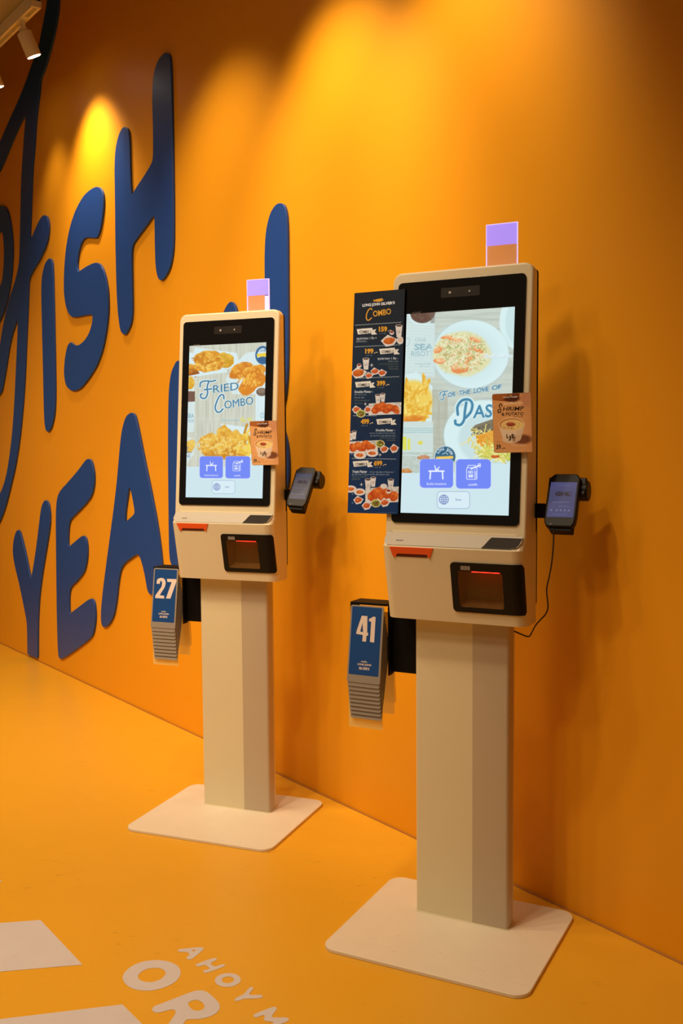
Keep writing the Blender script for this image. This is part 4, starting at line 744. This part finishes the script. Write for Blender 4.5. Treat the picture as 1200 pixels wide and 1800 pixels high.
# ------------------------------------------------------------------ number card racks
DIGITS = {'41': [('4', [[(365, 372), (430, 375), (425, 565), (437, 567), (432, 600), (417, 600), (410, 668), (368, 665), (374, 592), (298, 583), (304, 550)], [(374, 450), (345, 555), (378, 560)]]),
                 ('1', [[(450, 405), (475, 395), (495, 378), (525, 382), (502, 675), (455, 668), (473, 438), (448, 433)]])],
          '27': [('2', [[(322, 395), (330, 340), (345, 322), (370, 311), (405, 312), (430, 328), (440, 360), (440, 400), (425, 450), (352, 570), (412, 577), (408, 620), (290, 612), (295, 572), (385, 440), (396, 385), (388, 354), (372, 357), (362, 398)]]),
                 ('7', [[(462, 325), (582, 332), (580, 370), (490, 622), (432, 618), (520, 375), (465, 370)]])]}
def rack(KM, dx, dz, front_no, label, step, n):
    R = thing('number_card_rack', label, 'card rack', KM, 'black card racks on the kiosk columns')
    bm = bmesh.new(); box(bm, -.228 + dx, -.131, .022, .026, .667, .858); bmobj('rear_plate', bm, M_blackm, R, bevel=.001)
    bm = bmesh.new(); prism(bm, [(-.002, .66), (.024, .66), (.044, .668), (.044, .862), (-.002, .862)], .004, Matrix(((0, 0, 1, -.226 + dx), (1, 0, 0, 0), (0, 1, 0, 0), (0, 0, 0, 1)))); bmobj('side_plate', bm, M_blackm, R, bevel=.001)
    bm = bmesh.new(); box(bm, -.335 + dx, -.222 + dx, -.018, .048, .859 + dz * .3, .866 + dz * .3); box(bm, -.335 + dx, -.332 + dx, -.018, .040, .82, .862); bmobj('top_shelf', bm, M_blackm, R, bevel=.002)
    bm = bmesh.new(); box(bm, -.333 + dx, -.228 + dx, -.036, -.0345, .512, .62); o = bmobj('clear_backing', bm, M_lamr, R); o['label'] = 'yellowish clear sheet behind the cards'
    R.location = R.location
    def card(i, x, y, z, lean, h, w, lab, number=None, rear=False):
        M = KM @ Matrix.Translation((x, y, z)) @ Matrix.Rotation(math.radians(90) + lean, 4, 'X')
        c = thing('number_card', lab, 'number card', M, 'hanging numbered cards on the racks')
        bm = bmesh.new(); prism(bm, rrect(-w / 2, w / 2, -h, 0, .006, 4), .0024, Matrix.Translation((0, 0, -.0024))); bmobj('laminate', bm, M_lamr if rear else M_lam, c, bevel=.0005, seg=1)
        if not rear:
            bm = bmesh.new(); prism(bm, rrect(-w / 2 + .005, w / 2 - .006, -h + .022, -.004, .002, 2), .0003, Matrix.Translation((0, 0, 0))); ins = bmobj('printed_insert', bm, M_navy, c)
            if number:
                Hc = homog([(240, 245), (625, 262), (555, 1140), (185, 1115)] if number == '41' else [(300, 160), (615, 185), (530, 1095), (195, 1075)], [(-w / 2, 0), (w / 2, 0), (w / 2, -h), (-w / 2, -h)])
                def lc(P): return [tuple((Hc @ np.array([*p, 1]))[:2] / (Hc @ np.array([*p, 1]))[2]) for p in P]
                for ch, loops in DIGITS[number]:
                    me = fill_mesh([lc(l) for l in loops], .0002); me.transform(Matrix.Translation((0, 0, .0006))); link('digit', me, M_cream, ins)
                place_text('logo_lettering', 'LONG JOHN', M_cream, ins, Matrix.Translation((.001, -h + .051, .0006)), width=.042, height=.0075, bold=.03)
                place_text('logo_lettering', "SILVER'S", M_cream, ins, Matrix.Translation((.001, -h + .041, .0006)), width=.032, height=.0075, bold=.03)
                bm = bmesh.new(); P_ = [(-.012, -h + .059), (-.006, -h + .062), (0, -h + .060), (.002, -h + .064), (.006, -h + .061), (.012, -h + .059), (.006, -h + .058), (0, -h + .057)]; prism(bm, P_, .0002, Matrix.Translation((0, 0, .0004))); bmobj('fish_logo', bm, M_silver, ins)
    fx = -.280 + dx
    h0 = .216; lean = math.asin(.032 / h0)
    card(0, fx, -.020, .8575 + dz, -lean, h0, .103, 'blue table card numbered %s, front card of its stack' % front_no, front_no)
    for i in range(1, n):
        card(i, fx + .0004 * i, -.020 + .0040 * i, .8575 + dz - step * i, -math.asin((.0328 + .0031 * i) / h0), h0, .099 - .0003 * i, 'card hanging behind number %s, only its greyish lower edge showing' % front_no)
    for i in range(2):
        card(i, fx - .008, .050 + .005 * i, .83, .06 + .035 * i, .30 - .03 * i, .100, 'yellowish clear card on the far side of the rack of number %s' % front_no, rear=True)
rack(KR, 0, 0, '41', 'black card rack on the column of the nearer kiosk', .0122, 10)
rack(KL, .006, .006, '27', 'black card rack on the column of the farther kiosk', .0136, 10)

# ------------------------------------------------------------------ light track and lamps
bm = bmesh.new()
TS0 = 1.865
t = thing('light_track', 'white ceiling light track carrying the lamps, top left corner', 'light track', wallM() @ Matrix.Translation((TS0, TRACK_Z, TRACK_D)))
bm = bmesh.new(); prism(bm, [(-.018, .0), (.018, .0), (.018, .05), (-.018, .05)][::-1] if 0 else [(-.022, -.012), (-.010, -.012), (-.010, .010), (.010, .010), (.010, -.012), (.022, -.012), (.022, .05), (-.022, .05)], 8.0, Matrix(((0, 0, 1, 0), (0, 1, 0, 0), (1, 0, 0, 0), (0, 0, 0, 1)))); bmobj('rail', bm, M_track, t)
bm = bmesh.new(); box(bm, -.012, .0, -.012, .05, -.024, .024); bmobj('end_cap', bm, M_track, t, bevel=.002)
bm = bmesh.new(); box(bm, -.0135, -.0118, .018, .040, -.020, .020); o = bmobj('end_opening', bm, M_black, t)
bm = bmesh.new(); box(bm, -3.9, -.4, -.012, .05, -.022, .022)
o = bmobj('light_track', bm, M_track); o.matrix_world = wallM() @ Matrix.Translation((TS0, TRACK_Z, WASH_D2)); tag(o, 'second white light track above the kiosks, out of view overhead', 'light track')
def lamp(s, power, angle, tilt, label, n=TRACK_D):
    z = TRACK_Z - .012; ax = Vector((0, -math.cos(math.radians(24)), -math.sin(math.radians(24))))   # frame: x=s, y=up, z=out
    M = wallM() @ Matrix.Translation((s, z, n))
    L = thing('track_spotlight', label, 'spotlight', M, 'white spotlights on the track')
    bm = bmesh.new(); box(bm, -.045, .045, .0, .02, -.010, .010); bmobj('adapter', bm, M_track, L, bevel=.002)
    Rm = Matrix.Rotation(math.radians(tilt), 4, 'X')
    bm = bmesh.new(); cyl(bm, .012, .05, 20, Matrix.Translation((0, -.022, 0)) @ Matrix.Rotation(math.radians(90), 4, 'X')); cyl(bm, .017, .024, 20, Matrix.Translation((0, -.045, 0)) @ Matrix.Rotation(math.radians(90), 4, 'Y')); bmobj('swivel_joint', bm, M_track, L, smooth=True)
    H = Matrix.Translation((0, -.045, 0)) @ Rm
    bm = bmesh.new(); n = 32; prof = [(.0, -.010), (.034, -.010), (.036, -.014), (.036, -.122), (.033, -.124), (.033, -.116)]; rr_ = []
    for r, y in prof: rr_.append([bm.verts.new((r * math.cos(2 * math.pi * k / n), y, r * math.sin(2 * math.pi * k / n))) for k in range(n)] if r > 0 else [bm.verts.new((0, y, 0))] * n)
    for a_, b_ in zip(rr_, rr_[1:]):
        for k in range(n):
            vs = [a_[k], a_[(k + 1) % n], b_[(k + 1) % n], b_[k]]; vs = list(dict.fromkeys(vs)); bm.faces.new(vs)
    bmesh.ops.transform(bm, matrix=H, verts=bm.verts); bmobj('lamp_head', bm, M_track, L, smooth=True)
    bm = bmesh.new(); cyl(bm, .0325, .003, 32, H @ Matrix.Translation((0, -.120, 0)) @ Matrix.Rotation(math.radians(90), 4, 'X')); bmobj('lens', bm, M_lens, L)
    WMx = M @ H; loc = WMx @ Vector((0, -.145, 0)); tgt = WMx @ Vector((0, -1.2, 0))
    spot('spotlight_beam', loc, tgt, power, angle, 1.0, .05)
lamp(*WASH[0], 'white cylindrical spotlight nearest the end of the ceiling track')
lamp(*WASH[4], 'white spotlight at the left edge, only its glowing lens and rim in view')
for w_ in WASH[1:4]: lamp(*w_, 'white spotlight on the second track overhead, out of view', WASH_D2)
